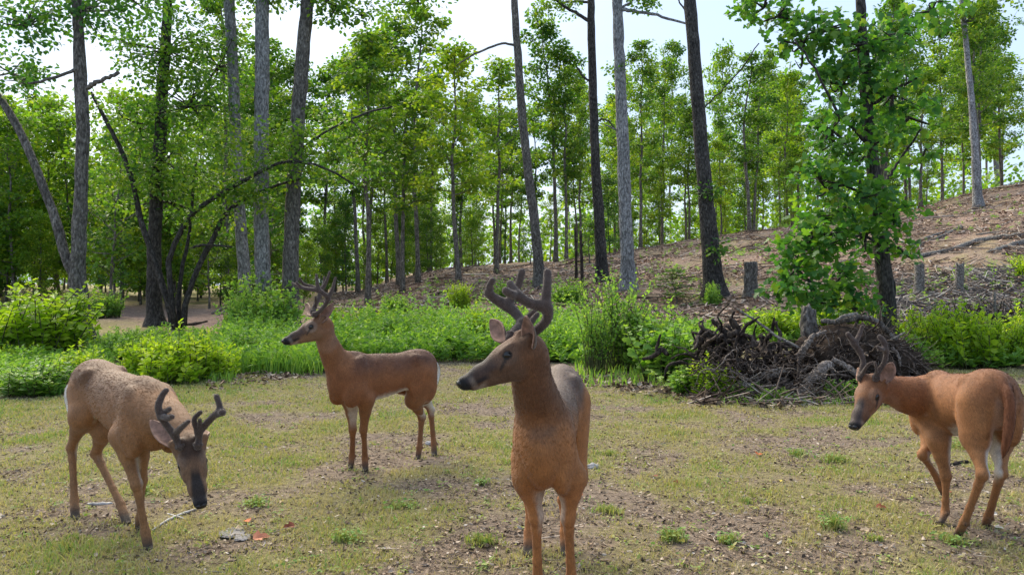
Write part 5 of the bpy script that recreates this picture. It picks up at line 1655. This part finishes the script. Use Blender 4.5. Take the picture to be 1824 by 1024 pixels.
# buck with its head down, front left
D1 = dict(
    label='greyish brown buck with lowered head sniffing the ground', S=1.0, W=1.0, dz=(0.035, 0.0),
    ring=.10, P=at(177, 720, 4.95), C=at(246, 730, 4.45),
    poll=at(337, 786, 3.86), nose=at(359, 899, 3.74), hup=(0.44, -0.90, 0.20), low=True, cheeky=.9,
    neck=[at(300, 745, 4.14), at(326, 775, 4.0)], neck_r=[.095, .076],
    HR=[at(146, 742, 4.80), at(128, 797, 5.0), at(132.5, 902, 4.93), at(134, 925, 4.86)],
    HL=[at(186, 765, 4.88), at(171, 808, 5.02), at(215, 910, 4.84), at(225, 932, 4.76)],
    FR=[at(217, 776, 4.32), at(243, 862, 4.28), at(259, 947, 4.32), at(264, 976, 4.30)],
    FL=[at(250, 785, 4.52), at(252.5, 855, 4.60), at(250, 920, 4.66), at(249, 940, 4.66)],
    tail=[at(128, 690, 5.2), at(127, 720, 5.24), at(131, 752, 5.22)],
    ear_R=(at(309, 794, 3.86), at(267, 747, 3.96), (0.75, -1, -0.15), .066), ear_L=(None, at(362, 764, 4.04), (.3, -1, 0.3), .06),
    coat=dict(flank=(.215, .114, .056), back=(.112, .062, .036), white=(.50, .46, .42), neck=(.165, .095, .053), leg=(.215, .122, .064),
              tail=(.13, .075, .042), head=(.145, .088, .055), crown=(.036, .022, .017), muzzle=(.020, .016, .016), cheek=(.20, .138, .092)),
    antlers=[
        [(tr(3.85, (323, 797), (316, 785, -.01), (310, 773, -.02), (298.5, 759, -.03), (287, 741, -.05), (282, 724, -.06), (288, 706, -.05), (296, 695, -.05)),
          [.019, .0155, .018, .0155, .0165, .016, .0145, .0125]),
         (tr(3.85, (311, 773, -.02), (324, 760, -.08), (336, 750, -.13)), [.015, .0125, .009]),
         (tr(3.85, (287, 740, -.05), (297, 744, -.10), (306, 742, -.13)), [.015, .014, .0125]),
         (tr(3.85, (289, 736, -.05), (296, 732, -.06), (302, 728, -.08)), [.012, .011, .0105])],
        [(tr(3.85, (352, 795), (354.5, 781, 0), (355, 769, -.01), (366, 756, -.01), (380, 741, -.03), (391, 733, -.05), (391, 722, -.05), (386, 706, -.04)),
          [.018, .015, .018, .016, .0155, .0175, .0135, .0125]),
         (tr(3.85, (391, 734, -.05), (396, 734, -.10)), [.016, .0165]),
         (tr(3.85, (353, 770, 0), (347, 754, -.02), (347, 744, -.03), (357, 734, -.03)), [.013, .0125, .0115, .010]),
         (tr(3.85, (356, 766, -.01), (356, 748, -.05)), [.011, .009])],
    ])
# buck standing side-on behind
D2 = dict(
    label='dark reddish brown buck standing side-on with many-tined antlers', S=0.985, W=1.0, dz=(-.01, 0.0), h=.0075,
    P=at(738, 690, 6.42), C=at(646, 690, 6.06),
    poll=at(565, 562, 5.72), nose=at(499, 601, 5.58), hup=(-0.2, 0.0, 1.0),
    neck=[at(597, 640, 5.90), at(580, 602, 5.80)], neck_r=[.098, .074],
    FR=[at(624, 714, 6.10), at(628.5, 765, 6.14), at(627, 822, 6.18), at(624.5, 838, 6.14)],
    FL=[at(652, 712, 5.98), at(647.5, 765, 6.02), at(650, 823, 6.10), at(651, 839, 6.06)],
    HL=[at(737, 712, 6.36), at(751, 744, 6.55), at(747, 804, 6.50), at(744.5, 818, 6.47)],
    HR=[at(753, 706, 6.55), at(767, 730, 6.72), at(772.5, 798, 6.66), at(773.5, 812, 6.60)],
    tail=[at(776, 655, 6.70), at(773, 682, 6.70), at(765, 704, 6.66)], tail_white=1.6, tail_r=1.05,
    ear_L=(at(573, 573, 5.66), at(592.5, 540, 5.64), (-0.65, -1, 0.1), .072), ear_R=(at(555, 560, 5.80), at(543, 541, 5.95), (-1, -.7, 0.2), .06),
    coat=dict(flank=(.185, .080, .036), back=(.090, .044, .030), white=(.60, .56, .52), neck=(.185, .090, .046), leg=(.175, .082, .036),
              tail=(.12, .06, .03), head=(.12, .070, .043), crown=(.105, .045, .020), muzzle=(.026, .022, .025), cheek=(.18, .115, .072)),
    antlers=[
        [(tr(5.68, (559, 561), (570, 553.5, -.04), (580, 542, -.10), (584.5, 531, -.13), (578, 524, -.15), (567, 517, -.15), (552, 515, -.14), (536, 511.5, -.10), (521, 504.5, -.05)),
          [.017, .0145, .014, .0165, .0155, .016, .014, .0125, .009]),
         (tr(5.68, (584, 531, -.13), (592, 515, -.12), (597.5, 495, -.10)), [.0145, .012, .008]),
         (tr(5.68, (567, 517, -.15), (565, 502, -.15), (563.5, 489.5, -.14)), [.0145, .0115, .0085]),
         (tr(5.68, (536, 511, -.10), (528, 503, -.12)), [.010, .007])],
        [(tr(5.75, (557, 558), (560.5, 546, .04), (567, 532, .08), (570, 518, .12), (557, 511, .15), (541, 506, .14), (533.5, 496, .10)),
          [.017, .0145, .0145, .0155, .013, .011, .008]),
         (tr(5.75, (571, 517, .12), (579, 507, .13), (587.5, 484, .14)), [.0135, .012, .008]),
         (tr(5.75, (573, 514, .12), (577, 504, .16), (577.5, 493.5, .18)), [.011, .0095, .0075]),
         (tr(5.75, (561, 547, .04), (562.5, 538, .01), (562.5, 529, -.02)), [.0115, .010, .008])],
    ])
# buck closest to the camera
D3 = dict(
    label='large orange-chested buck closest to the camera, head turned in profile', S=1.03, W=0.82, dz=(.045, .0), h=.0058, LR=1.04,
    P=at(998, 760, 4.28), C=at(977, 770, 3.66),
    poll=at(922, 594, 3.22), nose=at(808, 671, 3.14), hup=(-0.35, 0.05, 0.9),
    ring=.06, n0=.125, throat=.0, neck=[at(964, 738, 3.46), at(948, 680, 3.30)], neck_r=[.112, .088],
    FR=[at(943, 850, 3.50), at(955, 920, 3.52), at(958, 1030, 3.60), at(956, 1070, 3.60)],
    FL=[at(1018, 850, 3.52), at(1012, 922, 3.54), at(1018, 1030, 3.62), at(1019, 1068, 3.60)],
    HR=[at(952, 850, 4.16), at(944, 893, 4.36), at(942, 962, 4.30), at(940, 985, 4.22)],
    HL=[at(1020, 850, 4.16), at(1004, 890, 4.36), at(1006, 962, 4.30), at(1007, 985, 4.22)],
    tail=[at(1008, 690, 4.62), at(1008, 720, 4.66), at(1008, 750, 4.64)],
    ear_L=(at(948, 616, 3.15), at(936, 564, 3.09), (-1.0, -.62, 0.0), .088), ear_R=(at(899, 606, 3.27), at(872, 569, 3.36), (-.5, -1, 0.1), .066),
    coat=dict(flank=(.240, .108, .040), back=(.088, .064, .056), white=(.50, .43, .37), neck=(.105, .053, .029), leg=(.28, .125, .047),
              tail=(.13, .07, .04), head=(.090, .051, .032), crown=(.085, .041, .024), muzzle=(.024, .019, .022), cheek=(.082, .050, .034)),
    antlers=[
        [(tr(3.20, (931, 601), (953, 590, -.02), (970, 575, -.05), (976, 561, -.08), (971, 546, -.10), (948, 541, -.12), (928, 530, -.12), (913, 513, -.10), (908.5, 505, -.09)),
          [.019, .0185, .019, .0205, .026, .0205, .0195, .0165, .0145]),
         (tr(3.20, (970, 545, -.10), (974, 516, -.10), (975, 485, -.08)), [.023, .018, .0155]),
         (tr(3.20, (921, 527, -.12), (909, 523, -.16), (901, 518, -.18)), [.0165, .0165, .0155]),
         (tr(3.20, (938, 588, -.01), (947, 572, .02), (957, 560, .04)), [.014, .013, .011])],
        [(tr(3.26, (908, 601), (917, 588, .04), (928, 574, .10), (918, 557, .14), (899, 542, .16), (880, 531, .16), (870, 521, .15)),
          [.019, .0165, .0175, .021, .024, .0205, .0165]),
         (tr(3.26, (871, 522, .15), (872, 509, .14), (877, 499, .13)), [.0165, .014, .0125]),
         (tr(3.26, (903, 543, .16), (921, 513, .17), (929.5, 484, .17)), [.019, .0165, .0150]),
         (tr(3.26, (926, 577, .09), (940, 566, .08), (952, 555, .06)), [.015, .0145, .012])],
    ])
# buck stepping away on the right
D4 = dict(
    label='orange-brown buck stepping away with one front leg raised', S=1.0, W=1.0, dz=(.035, -.03),
    rump_white=.12, P=at(1760, 740, 4.47), C=at(1686, 740, 4.90),
    poll=at(1548, 672, 4.84), nose=at(1514, 755, 4.70), hup=(-0.62, -0.45, 0.75), low=True, ring=.10, cheeky=.6,
    neck=[at(1625, 705, 4.93), at(1592, 696, 4.92)], neck_r=[.120, .092],
    FL=[at(1672, 786, 4.80), at(1685, 848, 4.76), at(1684, 910, 4.78), at(1677, 934, 4.74)],
    FR=[at(1662, 782, 4.96), at(1644, 810, 4.86), at(1672, 856, 5.00), at(1683, 880, 5.02)], lift={'FR': True},
    HL=[at(1737, 780, 4.44), at(1750, 845, 4.32), at(1718, 929, 4.46), at(1706, 956, 4.50)],
    HR=[at(1780, 786, 4.54), at(1783, 843, 4.42), at(1761, 919, 4.66), at(1756, 937, 4.70)],
    tail=[at(1797, 702, 4.27), at(1799, 742, 4.25), at(1793, 785, 4.25), at(1786, 815, 4.27)], tail_r=.76, tail_white=-.3,
    ear_L=(at(1575, 681, 4.78), at(1589, 646, 4.74), (-0.85, -1, 0.0), .076), ear_R=(None, at(1527, 655, 5.04), (-1, -.3, 0.2), .07),
    coat=dict(flank=(.235, .112, .048), back=(.155, .070, .033), white=(.56, .52, .48), neck=(.165, .068, .029), leg=(.225, .112, .050),
              tail=(.125, .050, .024), head=(.155, .073, .036), crown=(.12, .055, .028), muzzle=(.040, .031, .032), cheek=(.19, .105, .058)),
    antlers=[
        [(tr(4.80, (1560, 675), (1564, 662, -.01), (1574, 647, -.03), (1578, 632, -.04), (1576.5, 618, -.05), (1573, 607, -.05), (1567, 600, -.04)),
          [.018, .015, .014, .0145, .0165, .0165, .0145]),
         (tr(4.80, (1575, 622, -.05), (1568, 621, -.10), (1563.5, 618, -.12)), [.013, .011, .010]),
         (tr(4.80, (1562, 667, -.01), (1561, 657, -.05), (1558.5, 645, -.08)), [.010, .0075, .006])],
        [(tr(4.88, (1533, 675), (1535.5, 657, .01), (1537.5, 642, .02), (1531, 626, .03), (1520, 609, .03), (1510.5, 595, .02)),
          [.018, .0165, .0155, .0175, .0185, .0145]),
         (tr(4.88, (1522.5, 612, .03), (1531, 595, .05), (1536, 581, .06)), [.0165, .013, .0105]),
         (tr(4.88, (1535, 668, 0), (1541, 656, -.06), (1548, 648, -.09), (1556, 644.5, -.11)), [.012, .009, .008, .006])],
    ])
for d in (D1, D2, D3, D4):
    make_deer(d)
# ------------------------------------------------------------------ the lawn: short grass, dead leaves, small finds
M_GRASS = leaf_material('lawn_grass', [(0, (.44, .36, .24)), (.3, (.42, .36, .19)), (.6, (.35, .345, .125)), (.85, (.25, .325, .085)), (1, (.15, .28, .065))], .3, (1.15, 1.2, .6), .7, 0)
def lawn_pts(n, y0, y1, pw):
    y = y0 + (y1 - y0) * RNG.uniform(0, 1, n) ** pw
    u = RNG.uniform(-.76, .76, n)
    return u * y, y
x, y = lawn_pts(430000, 2.2, 15.5, 1.35)
gsh = grassiness(x, y)
fine = fbm(x, y, 6.5, 2.0, 2)
k = RNG.uniform(0, 1, len(x)) < np.clip(gsh * 1.05 + fine * .55 - .10, 0.04, 1)
x, y, gsh = x[k], y[k], gsh[k]
ac = Acc()
h = RNG.uniform(.012, .042, len(x)) * (.6 + .8 * gsh) * (1 + .5 * np.clip(fbm(x, y, 3.5, 6.6, 2), -.6, 1))
blades(ac, x, y, terrain(x, y) - .003, h, np.clip(.00065 * y, .0018, .006) * RNG.uniform(.6, 1.2, len(x)), RNG.uniform(.35, 1.2, len(x)), np.clip(gsh * .70 - .09 + RNG.normal(0, .24, len(x)) + .35 * fbm(x, y, 1.1, 12.0, 2), 0, 1))
tag(obj('lawn_grass', ac.mesh('lawn_grass', M_GRASS)), kind='stuff')

x, y = lawn_pts(85000, 2.2, 15.0, 1.3)
k = RNG.uniform(0, 1, len(x)) < np.clip(1.05 - .9 * grassiness(x, y), .30, 1)
x, y = x[k], y[k]
flake_litter('dead_leaves', x, y, RNG.uniform(.010, .032, len(x)) * RNG.uniform(.8, 1.3, len(x)), M_FLAKE, .003, .8)
def litter_pts(n):
    x, y = lawn_pts(n * 2, 2.2, 14, 1.2)
    k = RNG.uniform(0, 1, len(x)) < np.clip(1.0 - grassiness(x, y), .12, 1)
    return x[k][:n], y[k][:n]
stick_litter('twig_litter', 5200, litter_pts, (.03, .16), (.0012, .0035), M_STICK, .12)

# blades standing about the hooves, and small weeds all through the lawn
ac = Acc()
for ft in DEER_FEET:
    n = 70
    r = RNG.uniform(.015, .10, n); a = RNG.uniform(0, 6.28, n)
    fx_, fy_ = ft[0] + r * np.cos(a), ft[1] + r * np.sin(a)
    blades(ac, fx_, fy_, np.full(n, -.003), RNG.uniform(.012, .05, n), np.full(n, .0022), RNG.uniform(.3, 1.1, n), np.clip(RNG.normal(.35, .22, n), 0, 1))
x, y = lawn_pts(2600, 2.4, 13, 1.25)
n = len(x); k = RNG.integers(5, 13, n)
idx = np.repeat(np.arange(n), k); m_ = len(idx)
sz = RNG.uniform(.010, .032, n)[idx]
c = np.stack([x[idx] + RNG.normal(0, .022, m_), y[idx] + RNG.normal(0, .022, m_), RNG.uniform(.003, .022, m_)], 1)
leaves(ac, c, rdir(RNG, m_) * np.array([1, 1, .45]), unit(np.array([0, 0, 1.]) + RNG.normal(0, .35, (m_, 3))), sz * RNG.uniform(.6, 1.2, m_), .33, np.clip(RNG.uniform(.45, 1, n)[idx] + RNG.normal(0, .1, m_), 0, 1))
tag(obj('lawn_weeds', ac.mesh('lawn_weeds', M_GRASS)), kind='stuff')

# bright tufts of grass and clover standing out from the lawn
GT = 'green tufts on the lawn'
def tuft(px, py, wpx, hpx, label, broad=False, mat=None):
    g = ground_at(px, py)
    s = FPX / g[1]
    n = int(60 + wpx * 1.3)
    rx = wpx / s * .5
    r = rx * np.abs(RNG.normal(0, .5, n)); a = RNG.uniform(0, 6.28, n)
    ac = Acc()
    cl = RNG.normal(0, .2 * rx, (5, 2)); ci = RNG.integers(0, 5, n)
    x, y = r * np.cos(a) * .6 + cl[ci, 0], r * np.sin(a) * .5 + cl[ci, 1]
    blades(ac, x, y, np.full(n, -.004), RNG.uniform(.4, 1.1, n) * hpx / s, np.full(n, .0035) * RNG.uniform(.7, 1.5, n), RNG.uniform(.25, 1.0, n), np.clip(RNG.normal(.72, .17, n), 0, 1))
    if broad:
        m_ = n // 2
        r = rx * RNG.uniform(0, 1, m_) ** .7; a = RNG.uniform(0, 6.28, m_)
        c = np.stack([r * np.cos(a), r * np.sin(a), RNG.uniform(.2, .8, m_) * hpx / s], 1)
        leaves(ac, c, rdir(RNG, m_) * np.array([1, 1, .3]), unit(np.array([0, 0, 1.]) + RNG.normal(0, .35, (m_, 3))), RNG.uniform(.014, .03, m_), .4, np.clip(RNG.normal(.95, .1, m_), 0, 1))
    return tag(obj('grass_tuft', ac.mesh('grass_tuft', mat or M_GRASS), None, g), label, 'grass tuft', GT)
for a in (
    (1198, 962, 54, 46, 'tall bright tuft at the bottom, right of the closest buck\'s legs', True), (1297, 968, 40, 34, 'tuft at the bottom edge right of the tall bright one', True), (1482, 940, 56, 52, 'rounded tuft at the bottom below the orange dirt patch', True),
    (1420, 812, 46, 26, 'leafy tuft right of the orange leaf', True), (1485, 822, 70, 30, 'wide leafy tuft left of the stepping buck\'s legs', True), (1080, 912, 80, 30, 'wide low tuft just right of the closest buck\'s front legs', False),
    (620, 962, 60, 34, 'tuft at the bottom below the side-on buck', True), (860, 968, 100, 36, 'wide tuft at the bottom left of the closest buck', False), (455, 905, 56, 32, 'tuft above the two orange leaves', True),
    (1700, 970, 70, 30, 'bright tuft below the stepping buck\'s rear hoof', True), (1720, 800, 90, 34, 'tuft between the stepping buck\'s legs and the weeds', True), (1087, 812, 40, 22, 'dark bluish tuft right of the closest buck\'s chest', False),
    (860, 862, 26, 18, 'small yellow tuft left of the closest buck\'s chest', True), (250, 880, 40, 26, 'tuft behind the lowered-head buck\'s front legs', True), (1330, 895, 34, 18, 'little tuft left of the orange dirt patch', False),
    (715, 905, 60, 22, 'low tuft in the litter below the side-on buck', True), (130, 962, 50, 24, 'tuft at the bottom left by the lowered-head buck\'s hoof', False), (1560, 965, 40, 24, 'tuft at the bottom edge left of the stepping buck', False)):
    tuft(a[0], a[1], a[2] * 1.1, a[3] * .62, *a[4:])

# orange and brown fallen leaves one can pick out
M_OL = {k: leaf_material('fallen_leaf_' + k, [(0, c), (1, tuple(min(1, v * 1.25) for v in c))], .15, (1.1, 1, .8), .7, 0) for k, c in
        (('orange', (.40, .095, .025)), ('red_brown', (.20, .055, .028)), ('salmon', (.52, .20, .115)), ('yellow', (.50, .40, .07)), ('tan', (.48, .36, .24)), ('pale', (.58, .52, .46)))}
GF = 'fallen leaves on the lawn'
for px, py, w, c, lab in (
    (466, 962, 34, 'salmon', 'large salmon-coloured fallen leaf at the bottom beside the flat stone'), (440, 932, 20, 'orange', 'small orange fallen leaf above the salmon one'), (515, 942, 24, 'red_brown', 'curled red-brown fallen leaf right of the salmon one'),
    (500, 898, 10, 'tan', 'tiny tan fallen leaf above the curled one'), (1351, 812, 20, 'orange', 'bright orange fallen leaf in the middle of the right lawn'), (1167, 852, 11, 'red_brown', 'small dark red fallen leaf left of the other tiny one'),
    (1204, 862, 11, 'red_brown', 'tiny dark red fallen leaf, the right one of a pair'), (1570, 908, 20, 'red_brown', 'dark red fallen leaf left of the stepping buck\'s front hoof'), (1390, 860, 13, 'yellow', 'round yellowish fallen leaf below the bright orange one'),
    (1032, 886, 14, 'orange', 'orange fallen leaf right of the closest buck\'s leg'), (1214, 970, 14, 'yellow', 'yellow fallen leaf at the very bottom below the tall bright tuft'), (778, 944, 9, 'tan', 'small tan fallen leaf left of the closest buck\'s legs'),
    (1540, 950, 18, 'tan', 'pale brown fallen leaf at the bottom left of the stepping buck'), (1690, 880, 16, 'red_brown', 'dark leaf lying behind the stepping buck\'s front leg'), (425, 945, 14, 'tan', 'tan fallen leaf on the edge of the flat stone'),
    (1772, 920, 16, 'pale', 'whitish fallen leaf right of the stepping buck'), (1780, 945, 16, 'pale', 'whitish curled leaf at the bottom right below the other')):
    g = ground_at(px, py)
    ac = Acc()
    L = w / FPX * g[1] * .9
    an = RNG.uniform(0, 6.28)
    leaves(ac, np.array([[-.5 * L * math.cos(an), -.5 * L * math.sin(an), .016]]), np.array([[math.cos(an), math.sin(an), .12]]), np.array([[.1, -.45, 1.0]]), L, .42, np.array([.5]), (MT, MQ), fold=3.0)
    tag(obj('fallen_leaf', ac.mesh('fallen_leaf', M_OL[c]), None, g), lab, 'leaf', GF)

# stones
M_PALESTICK = plain_material('pale_stick', (.44, .42, .41), .8, .2, 30, .6, 1.3, .4)
M_STONE = plain_material('stone', (.30, .29, .30), .85, .2, 14, .6, 1.3, .5)
M_STONE_D = plain_material('flat_stone', (.17, .16, .165), .8, .2, 11, .6, 1.35, .5)
def stone(px, py, w, h, lab, mat, seed, flat=1.0):
    g = ground_at(px, py); s = FPX / g[1]
    v, q = sphere_np(14)
    n = np.array([mnoise.fractal(Vector(p) * 1.4 + Vector((seed, 0, 0)), 1.0, 2.0, 3) for p in v.tolist()])
    v = v * (1 + .3 * n)[:, None] * np.array([w / s * .5, w / s * .42 * flat, h / s * .6]) + np.array([0, 0, h / s * .2])
    tag(obj('stone', Acc().add(v, [q]).mesh('stone', mat), None, g), lab, 'stone', 'stones on the lawn')
def sphere_np(n):
    th = np.linspace(0, np.pi, n + 1); ph = np.linspace(0, 2 * np.pi, 2 * n, endpoint=False)
    T, Ph = np.meshgrid(th, ph, indexing='ij')
    v = np.stack([np.sin(T) * np.cos(Ph), np.sin(T) * np.sin(Ph), np.cos(T)], -1).reshape(-1, 3)
    i = np.arange(n)[:, None] * 2 * n; j = np.arange(2 * n)[None, :]; j2 = (j + 1) % (2 * n)
    return v, np.stack([i + j, i + 2 * n + j, i + 2 * n + j2, i + j2], -1).reshape(-1, 4)
stone(1056, 834, 22, 10, 'pale grey stone right of the closest buck\'s chest', M_STONE, 1)
stone(412, 950, 44, 3, 'flat slate-grey stone at the bottom left of the salmon leaf', M_STONE_D, 2, 1.6)
stone(432, 958, 30, 4, 'small flat stone against the slate-grey one', M_STONE_D, 3, 1.5)
stone(398, 674, 20, 14, 'brown clod of earth at the edge of the tall grass', M_EARTH, 4)
stone(1010, 835, 14, 6, 'little pale stone hidden beside the closest buck\'s leg', M_STONE, 5)
stone(764, 792, 16, 7, 'small grey stone beside the side-on buck\'s hind hooves', M_STONE, 6)

# sticks on the lawn
GS = 'sticks on the lawn'
for lab, pts, mat in (
    ('pale bent stick under the lowered-head buck\'s nose', [(270, 945, 3.5), (292, 930, 4.5), (315, 918, 5), (350, 906, 4)], M_PALESTICK),
    ('side twig crossing the pale bent stick', [(298, 914, 2.5), (318, 920, 3), (330, 924, 2.5)], M_PALESTICK),
    ('short grey stick between the lowered-head buck\'s legs', [(156, 898, 5), (180, 897, 7), (201, 897, 5)], M_PALESTICK),
    ('dark stick behind the stepping buck\'s legs', [(1692, 828, 6), (1715, 823, 7), (1728, 824, 6)], M_DEADDARK),
    ('thin pale stick in the litter at lower right', [(1220, 878, 2), (1236, 892, 2.5), (1246, 900, 2)], M_DEADWOOD)):
    ground_log('stick', lab, 'stick', pts, mat, GS, seg=7)
